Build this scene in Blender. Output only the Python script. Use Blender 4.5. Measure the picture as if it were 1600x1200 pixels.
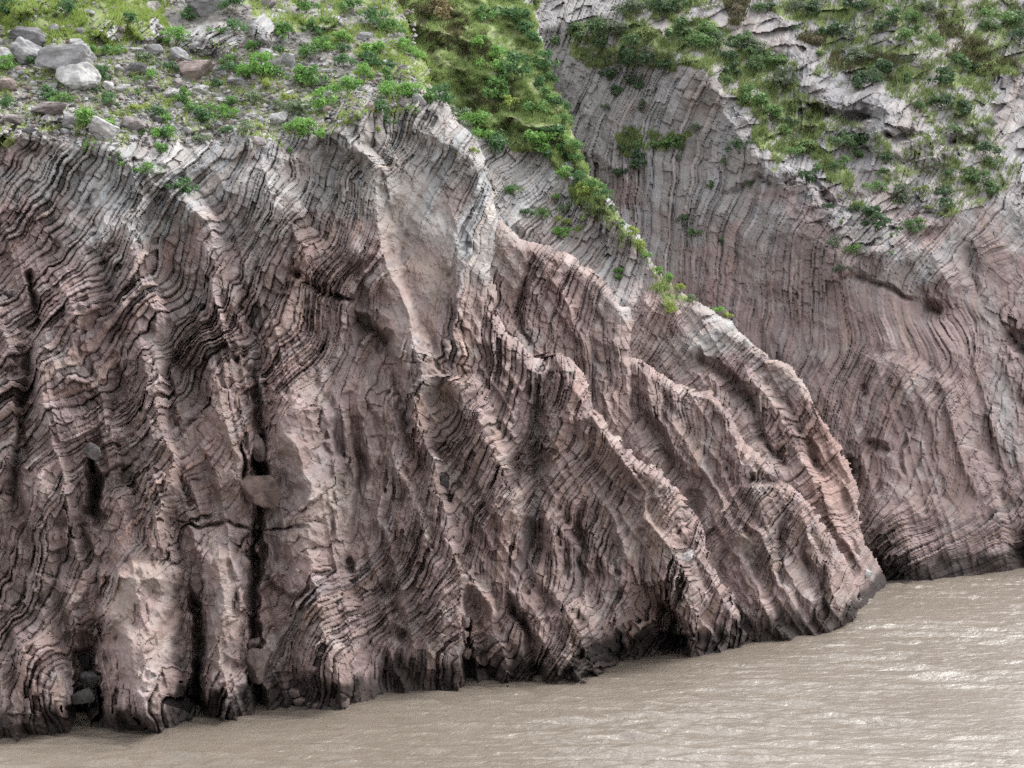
import bpy, math, random
import numpy as np

# ------------------------------------------------------------------ camera, light, exposure
S = bpy.context.scene
for o in list(bpy.data.objects):
    bpy.data.objects.remove(o)
COL = S.collection
W, HH, F, YH, CAMH = 1600, 1200, 2986.0, 560.0, 10.0      # photo size, focal length in photo pixels, horizon row, eye height (m)
cam_d = bpy.data.cameras.new('camera')
cam_d.sensor_width = 36.0
cam_d.lens = 36.0 * F / W
cam_d.shift_y = -(600.0 - YH) / W
cam_d.clip_start, cam_d.clip_end = 0.5, 2000.0
cam = bpy.data.objects.new('camera', cam_d)
cam.location = (0, 0, CAMH)
cam.rotation_euler = (math.radians(90), 0, 0)
COL.objects.link(cam)
S.camera = cam

SUN_EL, SUN_AZ = 56.0, 56.0        # azimuth clockwise from the viewing direction: high on the right, a little beyond the cliff
world = bpy.data.worlds.new('World')
S.world = world
world.use_nodes = True
wn, wl = world.node_tree.nodes, world.node_tree.links
sky = wn.new('ShaderNodeTexSky')
sky.sky_type = 'NISHITA'
sky.sun_disc = False
sky.sun_elevation = math.radians(SUN_EL)
sky.sun_rotation = math.radians(SUN_AZ)
sky.dust_density = 6.0
sky.air_density = 1.0
sky.ozone_density = 1.0
hsv = wn.new('ShaderNodeHueSaturation')
hsv.inputs['Saturation'].default_value = 0.12
wl.new(sky.outputs[0], hsv.inputs['Color'])
# an overcast day: a nearly even cloud deck over most of the sky light
ctc = wn.new('ShaderNodeTexCoord')
cno = wn.new('ShaderNodeTexNoise'); cno.inputs['Scale'].default_value = 2.2; cno.inputs['Detail'].default_value = 4
wl.new(ctc.outputs['Generated'], cno.inputs['Vector'])
cmx = wn.new('ShaderNodeMixRGB'); cmx.inputs[1].default_value = (5.6, 5.75, 6.0, 1); cmx.inputs[2].default_value = (7.2, 7.3, 7.5, 1)
wl.new(cno.outputs[0], cmx.inputs[0])
smx = wn.new('ShaderNodeMixRGB'); smx.inputs[0].default_value = 0.64
wl.new(hsv.outputs[0], smx.inputs[1]); wl.new(cmx.outputs[0], smx.inputs[2])
wl.new(smx.outputs[0], wn['Background'].inputs['Color'])
wn['Background'].inputs['Strength'].default_value = 0.15

sun_d = bpy.data.lights.new('sun', 'SUN')
sun_d.energy = 1.45
sun_d.angle = math.radians(30)
sun_d.color = (1.0, 0.965, 0.92)
sun = bpy.data.objects.new('sun', sun_d)
az, el = math.radians(SUN_AZ), math.radians(SUN_EL)
from mathutils import Vector, Matrix
sdir = Vector((math.sin(az) * math.cos(el), math.cos(az) * math.cos(el), math.sin(el)))
sun.rotation_euler = sdir.to_track_quat('Z', 'Y').to_euler()
sun.location = (30, -20, 60)
COL.objects.link(sun)

S.view_settings.view_transform = 'Standard'
S.view_settings.look = 'None'
S.view_settings.gamma = 1.0
S.view_settings.use_curve_mapping = False
S.view_settings.exposure = 1.24
S.render.engine = 'CYCLES'
S.cycles.use_denoising = False
S.cycles.max_bounces = 5
S.cycles.diffuse_bounces = 4
S.cycles.glossy_bounces = 2
S.cycles.transparent_max_bounces = 4

# ------------------------------------------------------------------ helpers
rng = np.random.default_rng(7)
Q = 1.0          # grid coarseness factor


def P3(x, y, D):
    x = np.asarray(x, float); y = np.asarray(y, float)
    return np.stack([(x - 800.0) / F * D, D + 0 * x, CAMH + (YH - y) / F * D], -1)


def hash2(i, j, s):
    h = (i.astype(np.int64) * 374761393 + j.astype(np.int64) * 668265263 + s * 1442695041) & 0x7fffffff
    h = ((h ^ (h >> 13)) * 1274126177) & 0x7fffffff
    h = ((h ^ (h >> 16)) * 974634777) & 0x7fffffff
    return ((h ^ (h >> 11)) & 0xffffff) / float(0xffffff)


def vn(u, v, s=0):
    i = np.floor(u).astype(np.int64); j = np.floor(v).astype(np.int64)
    fx = u - i; fy = v - j
    fx = fx * fx * (3 - 2 * fx); fy = fy * fy * (3 - 2 * fy)
    a = hash2(i, j, s); b = hash2(i + 1, j, s); c = hash2(i, j + 1, s); d = hash2(i + 1, j + 1, s)
    return (a * (1 - fx) + b * fx) * (1 - fy) + (c * (1 - fx) + d * fx) * fy - 0.5


def fbm(u, v, s=0, n=4, g=0.5):
    r = 0; a = 1.0
    for k in range(n):
        r = r + a * vn(u * 2 ** k + 17.3 * k, v * 2 ** k - 9.1 * k, s + k)
        a *= g
    return r


def facet(u, v, s=0, tilt=1.0, off=0.5):
    """angular fracture relief: jittered cells, each a tilted plane; also returns distance-like edge measure"""
    i0 = np.floor(u).astype(np.int64); j0 = np.floor(v).astype(np.int64)
    best = np.full(u.shape, 9e9); sec = np.full(u.shape, 9e9); val = np.zeros(u.shape)
    for di in (-1, 0, 1):
        for dj in (-1, 0, 1):
            i = i0 + di; j = j0 + dj
            px = i + 0.1 + 0.8 * hash2(i, j, s + 1); py = j + 0.1 + 0.8 * hash2(i, j, s + 2)
            dx = u - px; dy = v - py
            d = dx * dx + dy * dy
            h = tilt * ((hash2(i, j, s + 3) - 0.5) * dx + (hash2(i, j, s + 4) - 0.5) * dy) + off * (hash2(i, j, s + 5) - 0.5)
            m = d < best
            sec = np.where(m, best, np.minimum(sec, d))
            best = np.where(m, d, best); val = np.where(m, h, val)
    return val, np.sqrt(sec) - np.sqrt(best)


def creased(u, v, s=0):
    """continuous relief of flat triangular facets meeting in sharp creases"""
    i = np.floor(u).astype(np.int64); j = np.floor(v).astype(np.int64)
    fx = u - i; fy = v - j
    a = hash2(i, j, s); b = hash2(i + 1, j, s); c = hash2(i, j + 1, s); d = hash2(i + 1, j + 1, s)
    return np.where(fx > fy, a + (b - a) * fx + (d - b) * fy, a + (d - c) * fx + (c - a) * fy) - 0.5


def smooth(a, b, x):
    t = np.clip((x - a) / (b - a), 0, 1)
    return t * t * (3 - 2 * t)


def poly_mask(X, Y, poly):
    m = np.zeros(X.shape, bool)
    n = len(poly)
    for k in range(n):
        x1, y1 = poly[k]; x2, y2 = poly[(k + 1) % n]
        if y1 == y2:
            continue
        c = ((Y >= min(y1, y2)) & (Y < max(y1, y2)) & (X < (x2 - x1) * (Y - y1) / (y2 - y1) + x1))
        m ^= c
    return m


def sdist(X, Y, pts):
    """distance to a polyline drawn top to bottom, side (+ right) and position along it 0..1"""
    best = np.full(X.shape, 1e9); side = np.zeros(X.shape); par = np.zeros(X.shape)
    n = len(pts) - 1
    for k in range(n):
        ax, ay = pts[k]; bx, by = pts[k + 1]
        dx, dy = bx - ax, by - ay
        L2 = dx * dx + dy * dy
        t = np.clip(((X - ax) * dx + (Y - ay) * dy) / L2, 0, 1)
        d = np.hypot(X - ax - t * dx, Y - ay - t * dy)
        m = d < best
        best = np.where(m, d, best)
        side = np.where(m, -np.sign(dx * (Y - ay) - dy * (X - ax)), side)
        par = np.where(m, (k + t) / n, par)
    return best, side, par


def add_ridges(d, X, Y, x0, y0, g, ridges, warp, crest):
    ny, nx = X.shape
    for pts, h, wl_, wr_, p in ridges:
        wm = max(wl_, wr_) * 1.15 + 6
        xs = [q[0] for q in pts]; ys = [q[1] for q in pts]
        i0 = max(0, int((min(xs) - wm - x0) / g)); i1 = min(nx, int((max(xs) + wm - x0) / g) + 2)
        j0 = max(0, int((min(ys) - wm - y0) / g)); j1 = min(ny, int((max(ys) + wm - y0) / g) + 2)
        if i1 <= i0 or j1 <= j0:
            continue
        sl = (slice(j0, j1), slice(i0, i1))
        wx = warp[0][sl]; wy = warp[1][sl]
        di, si, pa = sdist(X[sl] + wx, Y[sl] + wy, pts)
        ww = np.where(si > 0, wr_, wl_)
        t = di / (ww * (1 + (warp[2][sl] - 1) * np.clip(14.0 / ww, .12, 1)))
        fade = np.clip(np.minimum(pa, 1 - pa) * 6 + 0.35, 0, 1)
        if h > .35:
            crest[sl] = np.maximum(crest[sl], fade * np.clip(1 - t / .5, 0, 1) * min(h, 1))
        d[sl] += h * fade * np.clip(1 - t, 0, 1) ** p


def grad_solve(nx_, ny_, wt, iters, phi0, cell):
    """least squares for a field whose gradient follows (nx,ny): strong along the bed, weak across it"""
    tx, ty = ny_, -nx_

    def A(f):
        gx = 0.5 * (f[:-1, 1:] - f[:-1, :-1] + f[1:, 1:] - f[1:, :-1])
        gy = 0.5 * (f[1:, :-1] - f[:-1, :-1] + f[1:, 1:] - f[:-1, 1:])
        return tx * gx + ty * gy, nx_ * gx + ny_ * gy

    def AT(a, b, shape):
        gx = tx * a + nx_ * b; gy = ty * a + ny_ * b
        o = np.zeros(shape)
        o[:-1, 1:] += 0.5 * gx; o[:-1, :-1] -= 0.5 * gx; o[1:, 1:] += 0.5 * gx; o[1:, :-1] -= 0.5 * gx
        o[1:, :-1] += 0.5 * gy; o[:-1, :-1] -= 0.5 * gy; o[1:, 1:] += 0.5 * gy; o[:-1, 1:] -= 0.5 * gy
        return o

    def lap(f):
        r = np.zeros_like(f)
        dx = f[:, 1:] - f[:, :-1]; r[:, 1:] += dx; r[:, :-1] -= dx
        dy = f[1:] - f[:-1]; r[1:] += dy; r[:-1] -= dy
        return r

    def op(f):
        a, b = A(f)
        return AT(wt * a, b, f.shape) + 0.01 * lap(f)
    rhs = AT(np.zeros_like(nx_), np.full_like(nx_, cell), phi0.shape)
    x = phi0.copy(); r = rhs - op(x); p = r.copy(); rs = (r * r).sum()
    for _ in range(iters):
        q = op(p)
        al = rs / max((p * q).sum(), 1e-12)
        x += al * p; r -= al * q
        rn = (r * r).sum()
        p = r + rn / max(rs, 1e-12) * p; rs = rn
    return x


def resize(a, ys, xs):
    """smooth sampling of a grid at float index rows ys, columns xs (separable Catmull-Rom)"""
    def ax(a, t, axis):
        n = a.shape[axis]
        i = np.clip(np.floor(t).astype(int), 0, n - 2); f = t - i
        sh = [1, 1]; sh[axis] = -1
        f = f.reshape(sh)
        g = lambda k: np.take(a, np.clip(i + k, 0, n - 1), axis=axis)
        p0, p1, p2, p3 = g(-1), g(0), g(1), g(2)
        return p1 + 0.5 * f * (p2 - p0 + f * (2 * p0 - 5 * p1 + 4 * p2 - p3 + f * (3 * (p1 - p2) + p3 - p0)))
    return ax(ax(a, ys, 0), xs, 1)


def bed_fields(samples, x0, y0, x1, y1, gx, gy, k=1.5):
    """bed coordinate (px across beds) and along-bed coordinate on the fine grid"""
    s = np.array(samples, float)
    th = np.radians(s[:, 2])
    sn, cs = np.sin(th), np.cos(th)
    out = []
    prev = prev2 = None
    for cell in (24.0, 12.0, 6.0):
        nxc = int((x1 - x0) / cell) + 2; nyc = int((y1 - y0) / cell) + 2
        CX, CY = np.meshgrid(x0 + (np.arange(nxc - 1) + 0.5) * cell, y0 + (np.arange(nyc - 1) + 0.5) * cell)
        ax_ = np.zeros(CX.shape); ay_ = np.zeros(CX.shape)
        for a in range(0, len(s), 64):
            b = s[a:a + 64]
            r2 = (CX[..., None] - b[:, 0]) ** 2 + (CY[..., None] - b[:, 1]) ** 2
            w = 1.0 / (r2 + 144.0) ** k
            ax_ += (w * sn[a:a + 64]).sum(-1); ay_ += (w * cs[a:a + 64]).sum(-1)
        L = np.hypot(ax_, ay_) + 1e-9
        ax_ /= L; ay_ /= L
        if prev is None:
            gx0, gy0 = np.meshgrid(np.arange(nxc) * cell, np.arange(nyc) * cell)
            prev = 0.8 * gx0 + 0.5 * gy0; prev2 = 0.5 * gx0 - 0.8 * gy0
        else:
            yy = np.arange(nyc) * cell / pc; xx = np.arange(nxc) * cell / pc
            prev = resize(prev, yy, xx); prev2 = resize(prev2, yy, xx)
        prev = grad_solve(ax_, ay_, 12.0, 160, prev, cell)
        prev2 = grad_solve(ay_, -ax_, 1.0, 60, prev2, cell)
        pc = cell
    return resize(prev, (gy - y0) / pc, (gx - x0) / pc), resize(prev2, (gy - y0) / pc, (gx - x0) / pc)


def mesh_from(name, verts, faces, mat, col=None, smooth_=False, parent=None, attrs=None):
    me = bpy.data.meshes.new(name)
    nv, nf = len(verts), len(faces)
    k = faces.shape[1]
    me.vertices.add(nv); me.loops.add(nf * k); me.polygons.add(nf)
    me.vertices.foreach_set('co', np.ascontiguousarray(verts, np.float32).ravel())
    me.loops.foreach_set('vertex_index', np.ascontiguousarray(faces, np.int32).ravel())
    me.polygons.foreach_set('loop_start', np.arange(nf, dtype=np.int32) * k)
    me.polygons.foreach_set('use_smooth', np.full(nf, smooth_, bool))
    me.update(calc_edges=True)
    if col is not None:
        at = me.color_attributes.new('Col', 'FLOAT_COLOR', 'POINT')
        c = np.ones((nv, 4), np.float32); c[:, :col.shape[1]] = col
        at.data.foreach_set('color', c.ravel())
    if attrs is not None:
        me.attributes.new('Bed', 'FLOAT_VECTOR', 'POINT').data.foreach_set('vector', np.ascontiguousarray(attrs[:, :3], np.float32).ravel())
        me.attributes.new('Joint', 'FLOAT_VECTOR', 'POINT').data.foreach_set('vector', np.ascontiguousarray(attrs[:, 3:], np.float32).ravel())
    for m in (mat if isinstance(mat, (list, tuple)) else [mat]):
        me.materials.append(m)
    ob = bpy.data.objects.new(name, me)
    COL.objects.link(ob)
    if parent is not None:
        ob.parent = parent
    return ob


def tag(o, label=None, cat=None, group=None, kind=None):
    if label: o['label'] = label
    if cat: o['category'] = cat
    if group: o['group'] = group
    if kind: o['kind'] = kind
    return o


# ------------------------------------------------------------------ materials
def new_mat(name):
    m = bpy.data.materials.new(name)
    m.use_nodes = True
    nt = m.node_tree
    return m, nt.nodes, nt.links, nt.nodes['Principled BSDF']


def rock_material(name, fine=9.0, bump=0.35, rough=0.92, lamina=False):
    m, n, l, b = new_mat(name)
    at = n.new('ShaderNodeAttribute'); at.attribute_name = 'Col'
    tc = n.new('ShaderNodeTexCoord')
    n1 = n.new('ShaderNodeTexNoise'); n1.inputs['Scale'].default_value = fine; n1.inputs['Detail'].default_value = 6; n1.inputs['Roughness'].default_value = 0.7
    n2 = n.new('ShaderNodeTexNoise'); n2.inputs['Scale'].default_value = 1.1; n2.inputs['Detail'].default_value = 3
    l.new(tc.outputs['Object'], n1.inputs['Vector']); l.new(tc.outputs['Object'], n2.inputs['Vector'])
    r1 = n.new('ShaderNodeMapRange'); r1.inputs[1].default_value = 0.3; r1.inputs[2].default_value = 0.7; r1.inputs[3].default_value = 0.84; r1.inputs[4].default_value = 1.16
    l.new(n1.outputs[0], r1.inputs[0])
    r2 = n.new('ShaderNodeMapRange'); r2.inputs[1].default_value = 0.3; r2.inputs[2].default_value = 0.7; r2.inputs[3].default_value = 0.88; r2.inputs[4].default_value = 1.12
    l.new(n2.outputs[0], r2.inputs[0])
    mu = n.new('ShaderNodeMath'); mu.operation = 'MULTIPLY'
    l.new(r1.outputs[0], mu.inputs[0]); l.new(r2.outputs[0], mu.inputs[1])
    vm = n.new('ShaderNodeVectorMath'); vm.operation = 'SCALE'
    l.new(at.outputs['Color'], vm.inputs[0]); l.new(mu.outputs[0], vm.inputs['Scale'])
    l.new(vm.outputs[0], b.inputs['Base Color'])
    bp = n.new('ShaderNodeBump'); bp.inputs['Strength'].default_value = bump; bp.inputs['Distance'].default_value = 0.05
    l.new(n1.outputs[0], bp.inputs['Height']); l.new(bp.outputs[0], b.inputs['Normal'])
    if lamina:                                      # thin laminae inside each bed, following the bed coordinate carried by the mesh
        ba = n.new('ShaderNodeAttribute'); ba.attribute_name = 'Bed'
        sx = n.new('ShaderNodeSeparateXYZ'); l.new(ba.outputs['Vector'], sx.inputs[0])
        m1 = n.new('ShaderNodeMath'); m1.operation = 'MULTIPLY'; m1.inputs[1].default_value = .40
        m2 = n.new('ShaderNodeMath'); m2.operation = 'MULTIPLY'; m2.inputs[1].default_value = .022
        l.new(sx.outputs[0], m1.inputs[0]); l.new(sx.outputs[1], m2.inputs[0])
        cx = n.new('ShaderNodeCombineXYZ'); l.new(m1.outputs[0], cx.inputs[0]); l.new(m2.outputs[0], cx.inputs[1])
        ln = n.new('ShaderNodeTexNoise'); ln.inputs['Scale'].default_value = 1.0; ln.inputs['Detail'].default_value = 2.5; ln.inputs['Roughness'].default_value = .65
        l.new(cx.outputs[0], ln.inputs['Vector'])
        ce = n.new('ShaderNodeMath'); ce.operation = 'SUBTRACT'; ce.inputs[1].default_value = .5; l.new(ln.outputs[0], ce.inputs[0])
        am = n.new('ShaderNodeMath'); am.operation = 'MULTIPLY'; l.new(ce.outputs[0], am.inputs[0]); l.new(sx.outputs[2], am.inputs[1])
        to = n.new('ShaderNodeMath'); to.operation = 'MULTIPLY_ADD'; to.inputs[1].default_value = .75; to.inputs[2].default_value = 1.0; l.new(am.outputs[0], to.inputs[0])
        v2 = n.new('ShaderNodeVectorMath'); v2.operation = 'SCALE'; l.new(vm.outputs[0], v2.inputs[0]); l.new(to.outputs[0], v2.inputs['Scale'])
        # dark joints between the beds, with crack shade painted into the colour
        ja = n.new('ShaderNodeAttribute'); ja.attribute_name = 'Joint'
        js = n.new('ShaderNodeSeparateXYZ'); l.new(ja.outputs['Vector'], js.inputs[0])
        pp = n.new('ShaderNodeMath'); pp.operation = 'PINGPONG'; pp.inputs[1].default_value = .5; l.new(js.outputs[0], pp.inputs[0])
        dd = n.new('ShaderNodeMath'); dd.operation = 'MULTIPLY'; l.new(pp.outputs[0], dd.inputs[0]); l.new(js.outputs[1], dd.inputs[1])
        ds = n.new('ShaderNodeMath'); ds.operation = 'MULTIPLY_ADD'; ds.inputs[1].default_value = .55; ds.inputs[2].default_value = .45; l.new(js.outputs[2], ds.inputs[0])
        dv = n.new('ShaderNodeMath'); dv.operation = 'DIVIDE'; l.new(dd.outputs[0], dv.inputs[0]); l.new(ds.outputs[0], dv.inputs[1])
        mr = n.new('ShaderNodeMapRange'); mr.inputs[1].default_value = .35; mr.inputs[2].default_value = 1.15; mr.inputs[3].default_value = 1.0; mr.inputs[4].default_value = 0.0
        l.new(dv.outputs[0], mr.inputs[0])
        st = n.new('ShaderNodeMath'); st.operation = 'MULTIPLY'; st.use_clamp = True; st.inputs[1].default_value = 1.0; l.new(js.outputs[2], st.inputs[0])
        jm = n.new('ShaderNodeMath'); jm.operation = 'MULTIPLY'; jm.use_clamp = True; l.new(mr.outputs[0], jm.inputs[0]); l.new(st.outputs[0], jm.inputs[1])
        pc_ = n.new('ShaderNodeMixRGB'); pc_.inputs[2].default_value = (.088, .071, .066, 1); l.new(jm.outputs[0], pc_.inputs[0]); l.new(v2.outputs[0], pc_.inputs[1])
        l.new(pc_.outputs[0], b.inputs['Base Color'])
        b2 = n.new('ShaderNodeBump'); b2.inputs['Strength'].default_value = .8; b2.inputs['Distance'].default_value = .10
        l.new(am.outputs[0], b2.inputs['Height']); l.new(bp.outputs[0], b2.inputs['Normal']); l.new(b2.outputs[0], b.inputs['Normal'])
    b.inputs['Roughness'].default_value = rough
    b.inputs['Specular IOR Level'].default_value = 0.25
    return m


def leaf_material(name, c1, c2, trans=0.3):
    m, n, l, b = new_mat(name)
    oi = n.new('ShaderNodeObjectInfo')
    ge = n.new('ShaderNodeNewGeometry')
    mx = n.new('ShaderNodeMixRGB'); mx.inputs[1].default_value = (*c1, 1); mx.inputs[2].default_value = (*c2, 1)
    ad = n.new('ShaderNodeMath'); ad.operation = 'MULTIPLY_ADD'; ad.inputs[1].default_value = 0.65; ad.inputs[2].default_value = 0.0
    l.new(ge.outputs['Random Per Island'], ad.inputs[0])
    a2 = n.new('ShaderNodeMath'); a2.operation = 'MULTIPLY_ADD'; a2.inputs[1].default_value = 0.35
    l.new(oi.outputs['Random'], a2.inputs[0]); l.new(ad.outputs[0], a2.inputs[2])
    l.new(a2.outputs[0], mx.inputs[0])
    l.new(mx.outputs[0], b.inputs['Base Color'])
    b.inputs['Roughness'].default_value = 0.6
    b.inputs['Specular IOR Level'].default_value = 0.25
    tr = n.new('ShaderNodeBsdfTranslucent'); l.new(mx.outputs[0], tr.inputs['Color'])
    ms = n.new('ShaderNodeMixShader'); ms.inputs[0].default_value = trans
    l.new(b.outputs[0], ms.inputs[1]); l.new(tr.outputs[0], ms.inputs[2])
    l.new(ms.outputs[0], n['Material Output'].inputs['Surface'])
    return m


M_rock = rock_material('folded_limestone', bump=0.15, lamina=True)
M_stone = rock_material('fallen_stone', fine=9.0, bump=0.9)
M_soil = rock_material('stony_soil', fine=7.0, bump=0.6)
# ------------------------------------------------------------------ the rock masses: bedding directions (x, y, angle of the beds), ridges, clefts
B1 = [(30,300,50),(60,350,50),(30,420,30),(80,300,60),(120,300,60),(100,380,40),(150,340,60),(160,260,60),(185,320,65),(200,290,45),(250,290,45),(270,310,50),(230,350,75),(190,400,70),(240,400,100),(280,350,50),(300,330,50),(290,400,75),(330,300,30),(340,280,20),(340,330,30),(370,350,50),(350,380,55),(330,420,75),(380,400,85),(140,430,20),(100,430,35),(60,440,35),
(370,300,85),(370,370,45),(400,320,70),(430,320,65),(450,280,90),(460,330,50),(420,380,50),(460,400,50),(500,400,45),(500,330,60),(540,300,95),(540,350,85),(570,330,95),(580,380,80),(600,420,20),(560,430,35),(530,420,45),(560,260,30),(580,250,45),(560,200,60),(590,200,110),(640,240,45),(680,270,60),(700,280,50),(730,300,60),(640,300,60),(740,370,85),(720,330,80),(650,350,70),(690,400,80),
(20,420,40),(30,520,30),(30,580,30),(100,430,45),(150,420,35),(70,500,40),(90,520,70),(130,480,25),(180,470,40),(120,560,40),(60,570,50),(60,620,40),(80,660,25),(130,620,10),(170,560,55),(190,520,60),(220,470,40),(240,500,35),(250,470,30),(290,450,45),(280,490,35),(300,430,60),(350,430,90),(340,480,80),(370,500,60),(380,540,25),(330,530,15),(300,620,85),(340,600,80),(370,590,30),(360,620,90),(330,650,15),(220,620,50),(200,650,50),(180,660,25),(100,690,20),(60,680,30),(180,690,15),
(50,720,20),(90,710,30),(60,750,70),(50,780,80),(40,820,60),(80,790,20),(70,850,100),(35,870,70),(60,900,85),(20,930,45),(100,780,75),(120,820,100),(220,740,30),(240,760,25),(260,780,25),(230,700,60),(250,720,60),(290,720,30),(290,770,30),(310,790,10),(200,830,10),(220,810,45),(240,830,100),(100,900,80),(130,880,60),(160,900,50),(60,950,55),(100,940,45),(20,1000,60),(60,1020,50),
(40,960,50),(90,980,45),(120,960,45),(100,1030,40),(30,1060,60),(60,1080,90),(90,1100,90),(20,1130,90),(215,950,75),(240,950,100),(200,1000,10),(180,1020,150),(210,1100,100),(190,1090,100),(260,1060,75),(350,1000,70),(345,930,80),(370,860,80),
(370,430,70),(400,440,65),(430,420,65),(410,480,55),(430,500,70),(470,480,90),(500,490,92),(530,500,90),(540,530,90),(430,540,40),(400,580,35),(440,580,35),(480,570,35),(500,540,60),(480,620,60),(530,570,60),(560,590,100),(580,640,105),(540,640,100),(470,650,90),(500,660,95),(600,680,105),(610,640,110),(650,600,45),(640,640,60),(700,640,50),(690,600,30),(720,620,50),(730,680,50),(700,700,40),(740,520,90),(715,520,90),(700,540,88),(730,560,90),(590,430,30),(560,450,60),(520,430,45),(600,460,100),(630,500,100),
(440,700,100),(480,720,60),(470,800,30),(440,850,80),(500,880,30),(540,880,30),(560,740,95),(600,760,100),(590,820,100),(650,780,75),(640,820,70),(670,800,90),(660,850,60),(690,880,50),(650,900,60),(620,900,70),(680,930,45),(710,700,45),(730,760,50),(700,680,40),(740,720,50),(600,900,35),(560,930,30),(690,750,70),
(720,520,92),(740,560,95),(760,540,110),(790,540,60),(810,580,75),(750,600,80),(760,620,80),(780,650,80),(730,640,45),(720,680,45),(760,690,50),(800,700,60),(740,720,40),(820,640,75),(850,590,60),(860,660,80),(880,570,115),(900,600,100),(910,620,60),(890,650,90),(910,690,80),(870,720,50),(900,740,40),(930,720,35),
(730,740,45),(760,760,45),(740,800,40),(780,830,85),(790,870,95),(760,850,95),(770,900,92),(800,880,85),(830,750,70),(860,740,45),(880,760,50),(860,800,70),(870,830,75),(870,880,92),(880,900,92),(850,860,85),(940,770,60),(950,730,30),(980,740,30),(1000,760,35),(930,810,55),(960,820,60),(1000,810,50),(1030,820,60),(990,870,75),(1020,870,75),(940,900,95),(930,860,80),(950,930,85),(940,960,60),(1000,910,85),(1020,920,80),(990,940,20),(830,970,60),(820,940,100),
(710,1000,15),(720,1050,80),(750,1010,20),(760,1000,10),(770,1040,30),(830,1000,105),(850,1020,50),(880,1040,50),(920,1020,50),(940,1010,45),(980,1000,40),(1050,980,90),(1080,990,70),
(440,940,30),(540,950,25),(520,980,30),(480,1000,50),(460,1020,85),(500,1010,45),(550,1000,40),(600,980,35),(640,960,40),(670,980,40),(650,1030,90),(620,1040,90),(580,1030,85),(700,1000,35),(690,950,35),(430,1070,40),(480,1060,120),(460,1090,20),(520,1080,60),(690,1060,90),(660,1060,90),(560,1060,100),(600,1060,92),
(1020,740,45),(1060,800,45),(1080,830,60),(1020,850,70),(1010,880,80),(1100,900,50),(1120,950,50),(1130,980,70),(1060,890,60),(1090,930,45),
(60,100,30),(200,40,40),(200,190,60),(320,60,38),(350,80,38),(400,40,75),(430,220,88),(300,190,140),(270,190,60),(560,170,60),(640,110,70),(480,60,40)]
B2 = [(850,430,60),(880,410,60),(920,430,55),(950,460,60),(830,480,75),(870,480,70),(920,490,75),(960,500,75),(840,520,85),(880,520,85),(900,530,95),(920,540,105),(960,540,90),(960,600,92),(980,600,88),(940,580,90),(975,650,85),(990,670,50),(1000,680,45),(1030,600,80),(1060,620,75),(1100,620,80),(1030,650,100),(1060,660,110),(1070,700,85),(1100,690,95),(1120,700,85),(1140,680,95),(1110,740,92),(1080,740,85),(1150,750,80),(1000,720,50),(1040,700,55),(1010,760,45),(1060,760,60),(1130,760,70),(1150,770,60),(1090,780,35),(1120,800,50),(1180,800,50),(1220,800,45),(1250,800,40),(1110,850,50),(1140,870,45),(1170,860,50),(1200,840,45),(1210,900,70),(1200,950,80),(1220,940,75),(1240,900,60),(1230,970,70),(1280,860,80),(1290,920,60),(1260,850,45),(1300,960,60)]
B3 = [(700,60,40),(800,150,40),(820,280,40),(860,270,40),(900,330,45),(930,360,50),(960,360,55),(1000,400,80),(1020,440,85),(1060,460,85),(1090,500,30),(1110,520,25),(1130,540,35),(1060,520,70),(1030,500,70),(1080,560,30),(1120,580,30),(1150,560,60),(1170,600,85),(1190,640,85),(1130,610,80),(1200,550,20),(1230,590,20),(1220,660,30),(1260,680,30),(1240,720,10),(1230,690,20),(1290,750,40),(1300,820,20),(1330,850,30),(1350,900,60)]
B4 = [(900,180,60),(920,300,90),(960,320,88),(1000,330,88),(1000,270,90),(1050,270,85),(1080,180,60),(1100,150,40),(1120,160,60),(1060,330,85),(1100,330,70),(1150,340,60),(1200,340,65),(1250,350,70),(1100,400,90),(1150,420,90),(1170,480,92),(1230,480,95),(1280,450,110),(1300,400,80),(1260,420,100),(1300,480,95),(1330,500,105),(1350,480,95),(1250,560,75),(1290,580,70),(1320,570,60),(1300,530,115),(1380,520,115),(1410,540,120),(1450,510,130),(1480,520,140),(1400,560,50),(1350,560,50),(1380,600,50),(1420,620,50),(1290,640,85),(1330,640,90),(1380,650,75),(1430,640,50),(1480,600,60),(1300,700,85),(1340,720,90),(1370,730,90),(1350,680,60),(1420,690,60),(1460,700,100),(1450,680,110),(1380,760,60),(1420,840,10),(1500,850,10),(1560,850,10),(1560,780,30),(1490,760,80),(1400,400,50),(1430,400,45),(1450,430,60),(1480,430,55),(1500,400,60),(1550,400,30),(1340,380,35),(1380,370,40),(1300,150,120),(1330,160,70),(1420,170,60),(1440,230,75),(1360,290,60),(1390,320,45),(1560,560,70),(1550,650,80),(1590,700,85),(1590,270,60),(1280,290,100)]

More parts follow.
